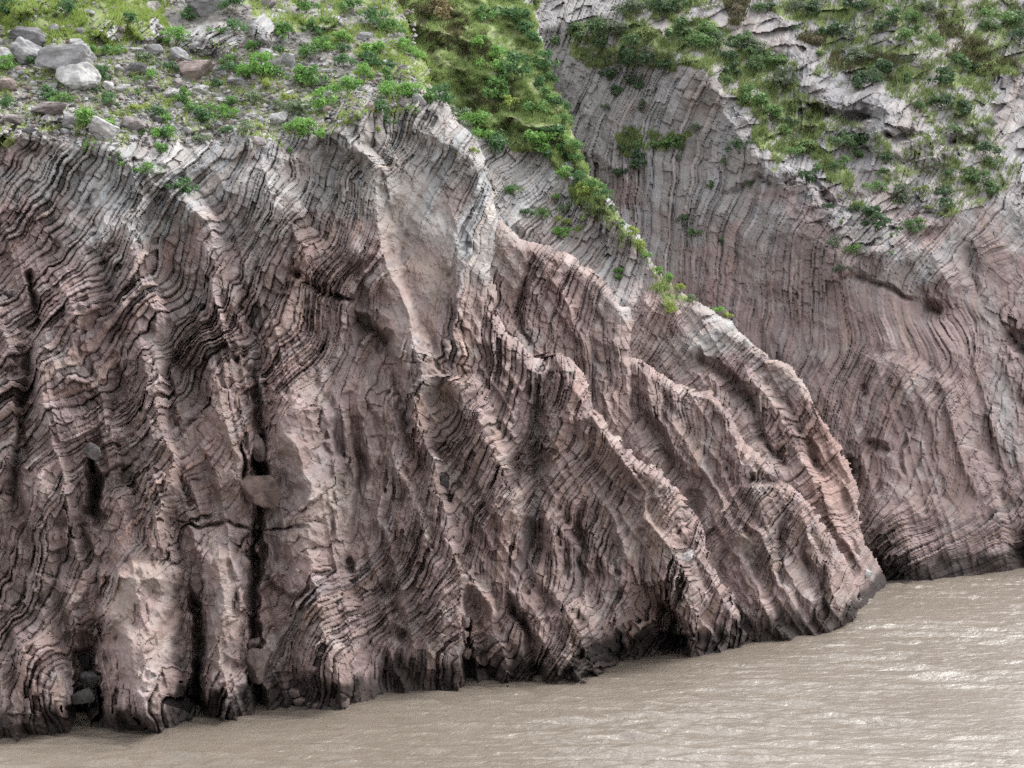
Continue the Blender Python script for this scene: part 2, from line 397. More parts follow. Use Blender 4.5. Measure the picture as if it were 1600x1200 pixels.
# ridges and clefts: polyline from top to bottom (photo px), height (m, negative = cleft), width to the left, width to the right (px), profile power
R1 = [
 ([(0,480),(15,580),(22,660),(8,760)],.7,40,14,1.2), ([(75,470),(62,560),(72,660),(62,760),(82,850),(60,1000)],.8,35,60,1.2),
 ([(150,330),(130,430),(110,520),(100,640)],.5,50,40,1.2), ([(205,290),(215,400),(236,480),(243,580),(252,650),(268,720),(252,790),(240,870)],1.2,60,26,1.15),
 ([(215,540),(225,600),(240,700)],.35,10,12,1.3), ([(290,300),(320,350),(338,450),(348,540),(352,640),(368,720),(372,800)],.9,50,26,1.2),
 ([(325,430),(345,480),(355,510)],.35,18,12,1.2), ([(400,250),(440,330),(470,380),(485,420)],.9,90,40,1.3),
 ([(455,600),(462,680),(478,760),(482,860),(495,960),(520,1060)],1.5,48,62,.9), ([(560,190),(580,260),(592,380),(630,470),(650,530),(660,600),(655,640)],1.5,60,22,1.1),
 ([(600,190),(640,190),(680,215),(740,250)],.5,40,40,1.2), ([(500,560),(512,640),(525,760),(530,860)],.45,14,14,1.2), ([(530,610),(545,700),(552,790)],.4,12,12,1.2),
 ([(560,600),(575,690),(590,760),(600,830)],.45,12,16,1.2), ([(590,620),(612,700),(635,780),(650,850)],.4,14,14,1.2),
 ([(650,630),(672,710),(690,760),(702,830),(714,900),(722,980),(726,1070)],1.3,60,14,1.15), ([(735,620),(768,700),(800,770),(818,812)],.9,70,16,1.15),
 ([(725,890),(765,950),(785,1010),(797,1078)],1.0,28,12,1.2), ([(640,880),(690,960),(700,1060)],.5,70,40,1.2),
 ([(770,440),(790,520),(836,560),(850,600)],.7,50,16,1.2), ([(880,545),(895,600),(890,660)],.9,34,36,1.0), ([(925,620),(955,680),(1000,715),(1040,735),(1062,780),(1045,850),(1075,910),(1094,950)],1.5,90,22,1.2),
 ([(1080,790),(1112,870),(1150,940),(1162,985)],.9,40,14,1.2), ([(880,940),(895,1010),(906,1066)],1.3,70,60,1.1), ([(870,640),(865,760),(860,880)],.6,26,30,1.2),
 ([(228,880),(222,960),(232,1050),(215,1150)],1.9,72,58,.6), ([(345,840),(352,930),(345,1000),(352,1115)],1.6,30,36,.6), ([(25,1000),(50,1060),(50,1150)],.9,70,66,.7),
 ([(700,320),(715,450),(720,560)],.5,14,60,1.2), ([(640,560),(690,590),(740,600)],.7,30,30,1.2), ([(540,930),(552,1000),(530,1080)],.7,60,30,1.2),
 ([(240,340),(300,370),(350,430)],.3,30,20,1.2), ([(180,250),(260,300),(300,330),(330,320)],.5,40,30,1.2), ([(350,200),(430,240),(470,250)],.5,30,30,1.2), ([(500,200),(545,215),(600,270),(606,310)],.6,26,18,1.2),
 ([(790,640),(830,740),(860,830),(880,930)],.6,22,13,1), ([(690,560),(740,640),(790,700)],.5,20,11,1), ([(930,760),(975,860),(1000,960)],.6,22,13,1), ([(870,800),(905,900),(925,980)],.5,18,11,1), ([(620,720),(655,800),(680,880)],.5,18,10,1), ([(780,800),(810,890),(840,960)],.5,18,11,1), ([(960,690),(1010,780),(1030,860)],.5,18,11,1), ([(100,430),(120,520),(115,600)],.4,18,10,1), ([(165,640),(190,730),(195,820)],.45,20,11,1),
 # hillside outcrops
 ([(315,40),(330,75)],.9,26,40,1), ([(400,30),(425,60)],.7,22,30,1), ([(205,22),(160,60)],.8,30,30,1), ([(250,25),(215,60)],.7,30,26,1), ([(30,5),(50,20)],.8,40,30,1), ([(625,105),(672,140)],.6,22,18,1), ([(40,170),(90,190)],.5,60,20,1), ([(555,150),(590,190)],.5,40,26,1),
 # clefts
 ([(52,425),(46,480)],-1.2,7,8,1), ([(48,480),(38,600),(25,700),(18,800)],-1.1,16,18,1.1), ([(141,694),(147,760),(146,815)],-2.8,15,15,.7), ([(128,1010),(132,1060),(135,1150)],-3.4,20,22,.6),
 ([(306,925),(310,1000),(314,1125)],-2.5,11,12,.8), ([(392,560),(396,620),(402,690),(408,770)],-1.7,9,12,.9), ([(404,690),(408,780),(404,860),(402,960),(404,1120)],-2.9,12,14,.75), ([(376,680),(380,740),(378,790)],-1.2,5,5,.8),
 ([(735,975),(735,1075)],-2.4,11,11,.8), ([(555,700),(560,800),(545,900)],-.8,14,18,1), ([(600,530),(618,610),(640,680),(662,750)],-1.1,16,16,1), ([(838,600),(832,700),(838,800),(828,890)],-1.2,22,18,1),
 ([(905,790),(906,860),(904,945)],-1.0,12,10,.9), ([(1040,940),(1010,985),(950,1045)],-3.2,36,60,.75), ([(1050,985),(1060,1050)],-2.4,50,50,.8), ([(800,935),(832,1000),(846,1070)],-1.5,10,14,.9),
 ([(452,432),(500,455),(548,470)],-1.0,10,10,.8), ([(548,500),(590,525),(605,540)],-1.2,18,18,.9), ([(650,565),(690,582),(735,580)],-.7,12,10,1), ([(280,814),(320,818),(400,826),(480,820)],-.6,4,4,.9),
 ([(590,300),(592,360),(598,400)],-.6,6,16,1), ([(585,915),(600,935)],-1.3,18,16,.9), ([(640,890),(660,930)],-.5,16,16,1), ([(650,830),(655,860)],-.4,10,10,1), ([(265,560),(268,640),(285,760),(300,800)],-.8,10,14,1.1), ([(185,560),(175,640),(168,690)],-.6,12,14,1.1),
 ([(95,860),(105,880)],-.9,22,16,1), ([(120,780),(140,850),(165,900),(140,960),(155,1010)],-.7,20,18,1), ([(940,890),(905,930)],-.5,16,12,1), ([(545,870),(558,900)],-.7,10,8,1), ([(420,900),(445,935),(500,915),(540,885)],-.5,5,5,1), ([(1020,905),(1040,960)],-.8,16,14,1),
 ([(820,690),(812,735),(790,775)],-.9,20,18,1), ([(600,985),(628,1000)],-.8,20,12,1), ([(215,340),(220,400)],-.5,12,10,1), ([(75,360),(95,390)],-.3,10,10,1), ([(310,440),(300,520),(310,600)],-.4,14,12,1), ([(380,420),(385,500),(378,560)],-.5,10,12,1), ([(690,740),(698,760)],-1.0,12,16,.9),
]
R2 = [
 ([(960,450),(985,520),(985,640)],.8,60,10,1.1), ([(880,400),(900,500),(930,560)],.4,60,40,1.2), ([(985,560),(1060,600),(1140,640),(1152,690)],.8,60,20,1.2), ([(1150,660),(1170,700),(1215,735)],.7,40,20,1.2),
 ([(1215,735),(1220,750)],.8,36,10,1), ([(1170,760),(1230,770),(1290,830),(1335,900)],1.0,70,26,1.2), ([(1180,830),(1230,900),(1300,970)],.7,50,30,1.2), ([(1090,780),(1130,880),(1180,960),(1190,1010)],.7,50,50,1.1),
 ([(1040,640),(1090,720),(1130,790),(1170,860)],.65,24,11,1), ([(1100,690),(1150,780),(1210,880),(1250,970)],.6,22,11,1), ([(870,430),(905,520),(940,600),(960,660)],.45,20,10,1), ([(1240,790),(1275,860),(1310,950)],.55,16,9,1), ([(1010,600),(1050,690),(1080,740)],.45,16,9,1), ([(1150,870),(1190,940),(1220,1000)],.5,18,10,1),
 ([(992,560),(990,600),(986,640)],-1.5,6,22,.8), ([(1170,750),(1225,755)],-1.1,12,10,.9), ([(1130,850),(1130,900)],-.6,14,16,1), ([(1225,820),(1218,880),(1225,920)],-.9,10,14,1), ([(1000,640),(1030,700),(1060,740)],-.7,20,20,1.1), ([(1100,930),(1150,975),(1160,1010)],-1.0,14,18,1), ([(1075,770),(1090,800)],-.6,14,14,1), ([(820,420),(810,480),(825,540)],-.8,14,14,1),
 ([(1255,840),(1262,900)],-.5,10,10,1), ([(1280,880),(1290,960)],-.5,10,12,1),
]
R3 = [
 ([(660,10),(740,80),(800,170),(840,240)],1.0,60,50,1.2), ([(740,30),(800,110),(860,200),(930,290),(1000,370)],1.4,50,34,1.2), ([(800,290),(870,300)],.6,30,20,1), ([(860,240),(900,300),(960,350),(1040,430),(1100,475)],.7,40,16,1.2),
 ([(1090,490),(1150,530),(1180,560)],.8,50,30,1.1), ([(1180,540),(1240,580),(1300,680)],.9,60,22,1.2), ([(1160,570),(1215,640),(1260,720),(1275,760)],1.0,40,22,1.1), ([(1260,740),(1300,800),(1345,900)],.7,50,30,1.2), ([(1288,740),(1318,830),(1358,915)],.6,18,12,1), ([(1308,690),(1340,790),(1372,880)],.55,14,10,1), ([(1268,690),(1305,790),(1345,890)],-.8,10,10,1), ([(1230,620),(1262,690),(1285,730)],-.6,9,9,1), ([(1000,470),(1060,500)],.5,40,40,1.2),
 ([(660,0),(690,20),(740,90)],-1.0,26,18,1), ([(700,110),(730,150),(720,200)],-1.0,26,22,1), ([(1080,560),(1130,590),(1180,640)],-1.3,16,18,.9), ([(1170,610),(1190,680),(1220,720)],-1.0,14,14,1), ([(1200,650),(1260,690)],-.4,20,20,1), ([(780,360),(850,390)],-.6,20,16,1),
]
R4 = [
 ([(1020,180),(1080,120),(1110,125)],.9,40,30,1), ([(1090,110),(1140,160),(1200,240),(1250,290),(1300,340)],1.6,90,30,1.2), ([(1200,330),(1310,400),(1330,420)],.9,40,24,1), ([(1270,110),(1300,160),(1360,160),(1440,180)],2.4,80,40,.9), ([(1440,200),(1470,250)],1.2,50,40,1),
 ([(1340,390),(1430,400),(1460,450)],1.2,50,40,1), ([(1440,370),(1480,430),(1500,470)],1.4,40,36,1), ([(1200,20),(1250,50),(1280,120)],1.3,60,40,1), ([(1380,560),(1470,600),(1520,700),(1570,830)],.9,120,20,1.2), ([(1530,480),(1545,640),(1590,800)],.7,20,60,1.1),
 ([(1400,790),(1420,860),(1425,910)],.8,24,36,.9), ([(1460,780),(1475,850),(1490,905)],.6,24,30,1), ([(1240,560),(1290,620),(1330,700)],.7,50,30,1.2), ([(1540,820),(1560,890)],.5,40,36,1), ([(1000,140),(960,190)],.5,40,40,1), ([(880,60),(1000,70),(1120,100),(1240,200)],1.0,50,50,1),
 ([(1560,50),(1600,110)],1.0,60,40,1), ([(1480,150),(1530,200)],.8,50,40,1), ([(1410,40),(1450,100)],1.0,40,40,1),
 ([(1255,185),(1330,190),(1370,180)],-2.0,12,14,.8), ([(1380,205),(1430,215)],-1.6,10,12,.8), ([(1480,215),(1530,222)],-2.0,12,14,.8), ([(1330,425),(1380,440),(1430,470)],-.7,8,8,1), ([(1440,480),(1470,490)],-1.3,22,16,.9), ([(1570,520),(1610,550)],-2.0,18,20,.8),
 ([(1328,715),(1334,745)],-1.4,8,8,.8), ([(1412,690),(1414,740)],-.4,6,6,.9), ([(1355,695),(1395,705)],-.8,8,8,1), ([(1360,860),(1380,910)],-1.2,24,24,1), ([(1600,830),(1600,900)],-1.5,24,20,1), ([(850,120),(900,260),(960,320)],-1.2,40,40,1.1), ([(1265,280),(1300,320)],-1.4,18,10,1), ([(1350,595),(1352,612)],-.7,7,8,1), ([(1130,300),(1190,280),(1210,290)],-.6,12,8,1), ([(1510,380),(1530,470)],-.7,14,16,1),
]
# massive, hardly bedded patches: centre, radii, strength
MASS1 = [(655,410,62,150,.95),(640,330,50,80,.7),(470,720,44,70,.8),(228,960,58,100,.85),(225,1040,50,50,.5),(350,950,28,110,.8),(345,870,24,46,.9),(140,545,30,50,.6),(455,860,40,70,.7),(440,780,40,40,.6),(560,740,90,110,.55),(250,540,24,60,.6),(340,720,36,80,.6),(360,790,36,30,.8),(100,700,60,40,.2),(800,410,26,50,.8),(690,620,40,30,.6),(500,620,60,40,.5),(650,800,50,60,.3),(1000,830,50,60,.35),(600,500,40,60,.6)]
MASS2 = [(800,410,26,60,.9),(1150,890,50,60,.75),(1110,760,40,20,.5),(1240,930,30,40,.5),(1040,670,30,20,.4),(1100,800,30,30,.5)]
MASS3 = [(1290,740,40,50,.3),(800,100,120,120,.8),(1230,600,50,40,.5),(1300,700,36,60,.4),(1330,820,30,50,.3),(900,250,60,60,.6),(1310,860,30,40,.3)]
MASS4 = [(1385,480,55,45,.6),(1310,140,50,50,.3),(880,120,30,60,.7),(1100,60,140,50,.8),(1260,60,40,50,.2),(1420,780,30,80,.3),(1500,900,80,40,.4),(1530,430,36,60,.4),(1570,150,50,60,.2),(1500,820,50,50,.5)]

LAYERS = {
 'near': dict(box=(-66,-66,1180,1224), g=1.62*Q, bt=7.3, seed=11, B=B1, R=R1, M=MASS1,
   poly=[(-64,-64),(596,-64),(616,-6),(641,36),(634,68),(668,98),(674,128),(694,150),(720,190),(745,215),(765,255),(778,320),(785,350),(779,380),(771,410),(776,440),(784,490),(795,512),(815,535),(835,556),(845,557),(862,549),(878,545),(893,553),(912,572),(925,603),(930,632),(950,645),(958,670),(985,698),(1000,715),(1035,728),(1060,757),(1080,785),(1097,815),(1106,850),(1120,885),(1140,912),(1154,940),(1166,955),(1159,975),(1170,990),(1164,1010),(1160,1070),(800,1120),(300,1190),(-64,1222)],
   sil=[(596,-64),(616,-6),(641,36),(634,68),(668,98),(674,128),(694,150),(720,190),(745,215),(765,255),(778,320),(785,350),(779,380),(771,410),(776,440),(784,490),(795,512),(815,535),(835,556),(845,557),(862,549),(878,545),(893,553),(912,572),(925,603),(930,632),(950,645),(958,670),(985,698),(1000,715),(1035,728),(1060,757),(1080,785),(1097,815),(1106,850),(1120,885),(1140,912),(1154,940),(1166,955),(1159,975),(1170,990),(1164,1010),(1160,1070)], silw=26, sila=1.3,
   D0=([-70,0,100,200,300,420,500,600,700,800,900,1000,1080,1160,1200],[50.1,50.9,51.6,52.2,53.4,54.4,55,56.6,57.6,58.8,60.2,62,63.2,66.4,67.5]), c=(.30,1.45),
   yc=([-70,0,120,250,330,400,500,560,620,700,760,800,1200],[212,216,226,262,262,226,214,176,168,172,226,300,300])),
 'middle': dict(box=(720,330,1370,1050), g=1.66*Q, bt=6.3, seed=23, B=B2, R=R2, M=MASS2,
   poly=[(740,352),(790,338),(815,372),(870,385),(905,400),(940,430),(965,460),(985,480),(991,500),(986,540),(986,556),(1000,560),(1030,580),(1060,598),(1100,603),(1120,612),(1145,632),(1150,660),(1165,690),(1200,715),(1222,735),(1222,750),(1250,765),(1275,790),(1300,830),(1325,870),(1345,905),(1352,940),(1340,968),(1312,992),(1312,1040),(1100,1045),(900,990),(740,600)],
   sil=[(790,338),(815,372),(870,385),(905,400),(940,430),(965,460),(985,480),(991,500),(986,540),(986,556),(1000,560),(1030,580),(1060,598),(1100,603),(1120,612),(1145,632),(1150,660),(1165,690),(1200,715),(1222,735),(1222,750),(1250,765),(1275,790),(1300,830),(1325,870),(1345,905),(1352,940),(1340,968),(1312,992),(1312,1040)], silw=20, sila=1.1,
   D0=([720,800,900,1000,1160,1240,1300,1350,1380],[65,65.5,66.3,67,68,68.6,69.8,73.5,75]), c=(.32,1.0), yc=([0,1600],[-500,-500])),
 'spur': dict(box=(530,-66,1400,1020), g=1.75*Q, bt=6.0, seed=37, B=B3, R=R3, M=MASS3,
   poly=[(536,-64),(842,-64),(835,0),(860,100),(880,160),(905,230),(925,270),(950,300),(975,340),(1000,365),(1020,400),(1040,430),(1070,455),(1100,475),(1145,498),(1160,520),(1180,540),(1235,567),(1260,600),(1290,650),(1310,680),(1328,720),(1345,770),(1350,800),(1355,850),(1375,880),(1387,912),(1382,930),(1352,965),(1345,1010),(1250,1015),(1000,800),(760,520),(560,210)],
   sil=[(842,-64),(835,0),(860,100),(880,160),(905,230),(925,270),(950,300),(975,340),(1000,365),(1020,400),(1040,430),(1070,455),(1100,475),(1145,498),(1160,520),(1180,540),(1235,567),(1260,600),(1290,650),(1310,680),(1328,720),(1345,770),(1350,800),(1355,850),(1375,880),(1387,912),(1382,930),(1352,965),(1345,1010)], silw=16, sila=.9,
   D0=([530,700,900,1100,1200,1300,1345,1387,1400],[70.5,71.5,73,74,74.5,75,76,83.6,84.5]), c=(.5,.9), yc=([0,600,800,1000,1200,1600],[300,300,420,480,400,300])),
 'far': dict(box=(760,-66,1672,950), g=1.8*Q, bt=5.7, seed=51, B=B4, R=R4, M=MASS4,
   poly=[(770,-64),(1668,-64),(1668,946),(1366,946),(1300,850),(1100,580),(900,340),(780,100)],
   sil=None, silw=20, sila=1.0,
   D0=([760,900,1100,1300,1380,1440,1500,1560,1600,1680],[92,91,88.5,86,85.2,86.4,87.6,89.4,90.6,92]), c=(.36,.95), yc=([760,1000,1100,1150,1250,1350,1450,1500,1560,1680],[30,60,120,200,330,400,370,330,320,300])),
}

C_BROWN = np.array([.225,.173,.162]); C_PINK = np.array([.248,.182,.172]); C_GRAY = np.array([.275,.266,.260]); C_PALE = np.array([.35,.340,.334]); C_TAN = np.array([.250,.213,.187])
C_SOIL = np.array([.165,.157,.138]); C_TURF = np.array([.150,.190,.060])

# turf areas: polygon, density
TURF = [('near',[(-60,-60),(330,-60),(250,-20),(285,5),(225,38),(262,50),(205,66),(150,84),(90,66),(60,80),(-60,55)],.9),('near',[(340,-60),(660,-60),(660,60),(700,150),(640,130),(560,110),(480,60),(400,20)],.42),('near',[(-60,50),(60,75),(160,80),(260,70),(420,90),(560,120),(640,160),(640,180),(480,210),(300,215),(100,215),(-60,205)],.2),
 ('spur',[(536,-60),(842,-60),(835,0),(860,100),(880,160),(905,230),(950,300),(985,345),(960,345),(900,300),(860,240),(800,215),(740,215),(690,160),(630,60),(540,0)],1.0),('spur',[(900,290),(960,335),(1020,395),(1060,445),(1145,495),(1100,492),(1040,455),(980,400),(930,340)],.30),
 ('far',[(880,30),(1000,20),(1080,0),(1130,60),(1250,100),(1270,150),(1210,250),(1160,190),(1120,120),(1060,105),(1000,95),(930,110),(905,90)],.42),('far',[(1180,130),(1260,180),(1330,290),(1380,360),(1340,330),(1260,260),(1190,180)],.45),('far',[(960,-60),(1280,-60),(1280,20),(1100,0),(960,20)],.4),('far',[(1130,160),(1360,270),(1480,340),(1560,320),(1600,240),(1500,230),(1300,190),(1200,120)],.14),('far',[(1270,-60),(1668,-60),(1668,110),(1560,110),(1520,200),(1470,150),(1440,190),(1380,120),(1290,110)],.28),('far',[(960,205),(1090,205),(1090,235),(960,235)],.5),('far',[(1470,60),(1560,80),(1560,300),(1490,260),(1450,190)],.24)]
OUTCROP = [(330,60,52,28),(425,45,36,26),(170,45,30,22),(235,42,36,22),(40,8,42,16),(645,122,30,30),(70,178,62,16),(125,190,30,14),(575,165,46,34),(290,192,44,20),(425,212,66,26),(690,180,44,40),(245,214,40,20),(620,190,50,30),(500,30,34,16),(480,118,30,16),(20,208,60,14),(285,240,62,28),(175,232,50,20)]
# grey dirt and water streaks down the rock
STAIN = {'near':[([(838,560),(832,700),(835,800),(830,900)],13,.6),([(392,480),(396,560),(400,620)],12,.7),([(470,260),(480,340)],10,.3),([(28,300),(30,350)],6,.4)],'middle':[],'spur':[],'far':[([(1500,350),(1530,430),(1545,520),(1580,700)],26,.55),([(1480,370),(1515,480)],12,.5),([(1560,600),(1600,760)],20,.35)]}



def poly_smooth(X, Y, poly):
    m = poly_mask(X, Y, poly).astype(float)
    for ax in (0, 1):
        c = np.cumsum(np.pad(m, [(9, 8) if a == ax else (0, 0) for a in (0, 1)], mode='edge'), axis=ax)
        m = (np.take(c, range(17, c.shape[ax]), axis=ax) - np.take(c, range(0, c.shape[ax] - 17), axis=ax)) / 17
    return m


G = {}
for name, L in LAYERS.items():
    x0, y0, x1, y1 = L['box']; g = L['g']; sd = L['seed']
    xs = np.arange(x0, x1 + g, g); ys = np.arange(y0, y1 + g, g)
    X, Y = np.meshgrid(xs, ys)
    mw = 4 + 12 * smooth(260, 60, Y)
    mask = poly_mask(X + mw * fbm(X / 18, Y / 18, sd, 4), Y + mw * fbm(X / 18, Y / 18, sd + 9, 4), L['poly'])
    # base surface: a steep face, then a gentler slope behind its brow
    D0 = np.interp(X, *L['D0']); c1, c2 = L['c']; yc = np.interp(X, *L['yc']) + 10 * vn(X / 30, Y * 0, sd)
    fac = lambda yy, c, hb, Db: (CAMH + (YH - yy) / F * (Db - c * hb)) / (1 - (YH - yy) / F * c)
    h1 = fac(Y, c1, 0.0, D0); Da = D0 + c1 * h1
    hc = fac(yc, c1, 0.0, D0); Dc = D0 + c1 * hc
    h2 = fac(Y, c2, hc, Dc); Db = Dc + c2 * (h2 - hc)
    k = smooth(-14, 14, yc - Y)
    D = Da * (1 - k) + Db * k
    top = k
    # relief
    wa = (fbm(X / 45, Y / 45, sd + 1, 4) * 15, fbm(X / 45, Y / 45, sd + 2, 4) * 15, np.clip(1 + 1.0 * fbm(X / 16, Y / 26, sd + 4, 3), .45, 1.6))
    d = 0.9 * fbm(X / 130, Y / 190, sd + 3, 3)
    crest = np.zeros(X.shape)
    add_ridges(d, X, Y, x0, y0, g, [(q[0], q[1] * (1.3 if name == 'near' and q[1] > 0 else (.75 if name == 'far' and q[1] > 0 else 1)), *q[2:]) for q in L['R']], wa, crest)
    mass = np.zeros(X.shape)
    for cx, cy, rx, ry, s in L['M']:
        q = np.hypot((X + wa[0] - cx) / rx, (Y + wa[1] - cy) / ry)
        mass = np.maximum(mass, s * (1 - smooth(.75, 1.15, q)))
    # ridge-parallel fluting and angular fracture faces (the ridges run down to the right)
    U = X * .93 - Y * .36; V = X * .36 + Y * .93
    f1, e1 = facet(U / 46 + .3 * wa[0] / 15, V / 120, sd + 20, 1.6, .5)
    f2, e2 = facet(U / 19, V / 42 + .25 * wa[1] / 15, sd + 30, 1.3, .6)
    f3, e3 = facet(U / 7.5, V / 13, sd + 40, 1.2, .7)
    ww = .5 * fbm(X / 40, Y / 40, sd + 17, 3)
    t1 = creased(U / 52 + ww, V / 105 + ww, sd + 21); t2 = creased(U / 24 - ww, V / 44 + ww, sd + 31); t3 = creased(U / 11, V / 17 + ww, sd + 41)
    rib = lambda a, b, c, q: 1 - np.abs(2.6 * vn((X * a - Y * b) / c + .35 * wa[0] / 15, (X * b + Y * a) / 210 + q, sd + 18 + q)) * 1.6
    ribs = rib(.975, .22, 30, 0) * (1 - smooth(560, 780, X)) + (rib(.84, .54, 34, 3) if name != 'far' else rib(.96, .28, 30, 9)) * smooth(560, 780, X)
    ribs2 = rib(.975, .22, 13, 5) * (1 - smooth(560, 780, X)) + (rib(.84, .54, 15, 7) if name != 'far' else rib(.96, .28, 12, 11)) * smooth(560, 780, X)
    d += ((.34 if name == 'middle' else .46 - .2 * smooth(560, 780, X)) * ribs + .16 * ribs2) * (1 if name != 'far' else .95 * smooth(380, 620, Y)) * (1 - top) * (1 - .6 * mass) * (.35 + .65 * smooth(300, 560, Y))
    d += .62 * t1 + .36 * t2 + .13 * t3 + (.10 * f1 + .07 * f2) * (1 - mass)
    # bedding
    phi, psi = bed_fields(L['B'], x0, y0, x1, y1, xs, ys)
    tri = lambda q: np.abs(q - np.floor(q) - .5) * 4 - 1
    fk = .72 if name == 'far' else 1.0
    phi = phi + fk * (8.0 * d + 6 * fbm(X / 60, Y / 60, sd + 5, 2) + 2.4 * fbm(X / 15, Y / 15, sd + 6, 2) + 3.2 * tri(psi / 62 + .9 * fbm(X / 110, Y / 90, sd + 12, 2)) * (.5 + 1.4 * vn(X / 90, Y / 90, sd + 13)))
    psi = psi + 6 * fbm(X / 25, Y / 25, sd + 7, 2)
    r = np.random.default_rng(sd)
    pmin, pmax = phi.min() - 5, phi.max() + 5
    n = int((pmax - pmin) / L['bt'] * 1.5) + 10
    th = np.clip(r.lognormal(math.log(L['bt'] * .92), .42, n) * np.exp(.55 * np.convolve(r.normal(0, .5, n + 12), np.ones(7) / 7, 'same')[:n]), 3.3, 28)
    bnd = pmin + np.concatenate([[0], np.cumsum(th)])
    idx = np.clip(np.searchsorted(bnd, phi) - 1, 0, n - 1)
    u = phi - bnd[idx]; tt = th[idx]
    e = np.minimum(u, tt - u)
    kb = np.where(u < tt - u, idx, idx + 1)
    jstr = np.where(r.random(n + 1) < .24, r.uniform(.9, 1.55, n + 1), r.uniform(.25, .75, n + 1))
    js = jstr[kb]
    js = js * np.clip(tt / 7.5, .4, 1) * np.clip(.78 + 1.3 * vn(psi / 70, kb * 7.31, sd + 8) + .6 * vn(psi / 20, kb * 3.7, sd + 81), .0, 1.7)
    prot = r.normal(0, .045, n); prot += np.convolve(r.normal(0, .085, n + 8), np.ones(5) / 5, 'same')[:n]
    lay = prot[idx] * (1 + 1.6 * vn(psi / 50, idx * 1.7, sd + 82))
    jl = 14 + 52 * hash2(idx, idx * 0 + 3, sd + 83)
    jc = psi / jl + 7.0 * hash2(idx, idx * 0 + 5, sd + 84)
    ji = np.floor(jc).astype(np.int64); ju = (jc - ji) * jl; je = np.minimum(ju, jl - ju)
    blk = hash2(idx, ji, sd + 85) - .5
    lay += .12 * blk * (hash2(idx, ji, sd + 86) > .35)
    rim = smooth(470, 380, Y) if name == 'near' else 0 * Y
    lay = lay * (1 - .42 * rim); js = js * (1 - .34 * rim)
    rd = 1 - (np.abs(2 * u / tt - 1)) ** 3
    oc = np.zeros(X.shape)
    if name == 'near':                                          # layered outcrops that break the slope above the brow
        for cx, cy, rx, ry in OUTCROP:
            q = np.hypot((X + .6 * wa[0] - cx) / rx, (Y + .6 * wa[1] - cy) / ry)
            oc = np.maximum(oc, 1 - smooth(.7, 1.1, q))
        oc = np.maximum(oc, smooth(-62, -12, Y - yc + 2 * wa[1]) * smooth(-.18, .05, fbm(X / 34, Y / 24, 931, 3)))
        d += .55 * oc * top
    soil = top * (1 - oc)
    bedamp = (1 - .93 * mass) * (1 - (.55 if name == 'near' else .0) * soil) * np.clip(.85 + 1.1 * fbm(X / 85, Y / 85, sd + 14, 3), .65 if name == 'far' else .7, 1.2)
    px = D / F                                                    # metres per photo pixel
    gw = 1.05 + .35 * (js > .7)
    groove = js * np.exp(-(e / gw) ** 2) + .22 * np.exp(-(je / 1.0) ** 2) * (hash2(idx, ji, sd + 87) > .65)
    broken = smooth(-.1, .35, fbm(X / 70, Y / 110, sd + 60, 3))   # areas shattered into small blocks
    if L['sil']:
        sdm, ssd, _ = sdist(X + .25 * wa[0], Y + .25 * wa[1], L['sil'])
        sdm = np.where(mask, sdm, 0)
        serr = (14 if name != 'spur' else 9) * np.clip(.5 + 1.3 * fbm(X / 45, Y / 45, sd + 92, 2), .1, 1.2) * hash2(idx // 2, ji, sd + 90) * smooth(120, 330, Y + (0 if name == 'near' else 200))
        mask &= ~((sdm < serr) & mask)
        roll = np.clip(1 - sdm / L['silw'], 0, 1)
    else:
        roll = np.zeros(X.shape)
    broken = np.clip(broken + 1.2 * roll + .9 * crest, 0, 1)
    # each block of a bed (bed x joint) is one nearly flat face: the relief steps from block to block
    uq, inv = np.unique(idx.astype(np.int64) * 100000 + (ji - ji.min()), return_inverse=True)
    inv = inv.ravel(); cn = np.bincount(inv)
    mean = lambda f: (np.bincount(inv, f.ravel()) / cn)[inv].reshape(X.shape)
    dm = mean(d); sx = X - mean(X); sy = Y - mean(Y)
    stepa = np.minimum(bedamp, 1) * (.28 + .38 * hash2(idx, ji, sd + 88)) * (.55 + .45 * broken)
    d = d * (1 - stepa) + (dm + .004 * (blk * sx + (hash2(idx, ji, sd + 89) - .5) * sy)) * stepa
    d += bedamp * (lay * (1 + .8 * broken + 3.0 * oc) + .04 * rd * np.minimum(tt / 8, 1.6)) - bedamp * (.15 if name != 'far' else .14) * groove * (1 + .6 * oc)
    d += (.025 + .11 * broken * (1 - .75 * mass) + .14 * roll) * f3 + .03 * fbm(X / 5, Y / 5, sd + 61, 3)
    d -= mass * .025 * (name in ('near', 'middle')) * np.exp(-(e2 / .03) ** 2) + .03 * np.exp(-(e1 / .014) ** 2)
    d -= L['sila'] * roll ** 2
    if name == 'near':                                          # rubble hummocks on the slope above the brow
        d += soil * (.35 * fbm(X / 30, Y / 16, 901, 3) + .16 * fbm(X / 9, Y / 6, 902, 2))
    if name == 'spur':                                          # grassy mounds and hollows
        md = smooth(.2, .6, poly_smooth(X + wa[0], Y + wa[1], TURF[3][1]))
        d += md * (.9 * (np.abs(fbm(X / 60 + .5 * Y / 60, Y / 34 - .3 * X / 34, 921, 3)) * -2 + .5) + .45 * fbm(X / 16, Y / 12, 922, 3))
    if name == 'far':                                           # ledges and crags above the far face
        fl, _ = facet(X / 34 + .4 * wa[0] / 15, (Y + .3 * X) / 17, 911, 1.5, 1.0)
        d += top * (.5 * fl + .5 * fbm(X / 40, Y / 22, 912, 3))
    D = D - d
    Z = CAMH + (YH - Y) / F * D
    # colour of the stone itself
    turf = np.zeros(X.shape)
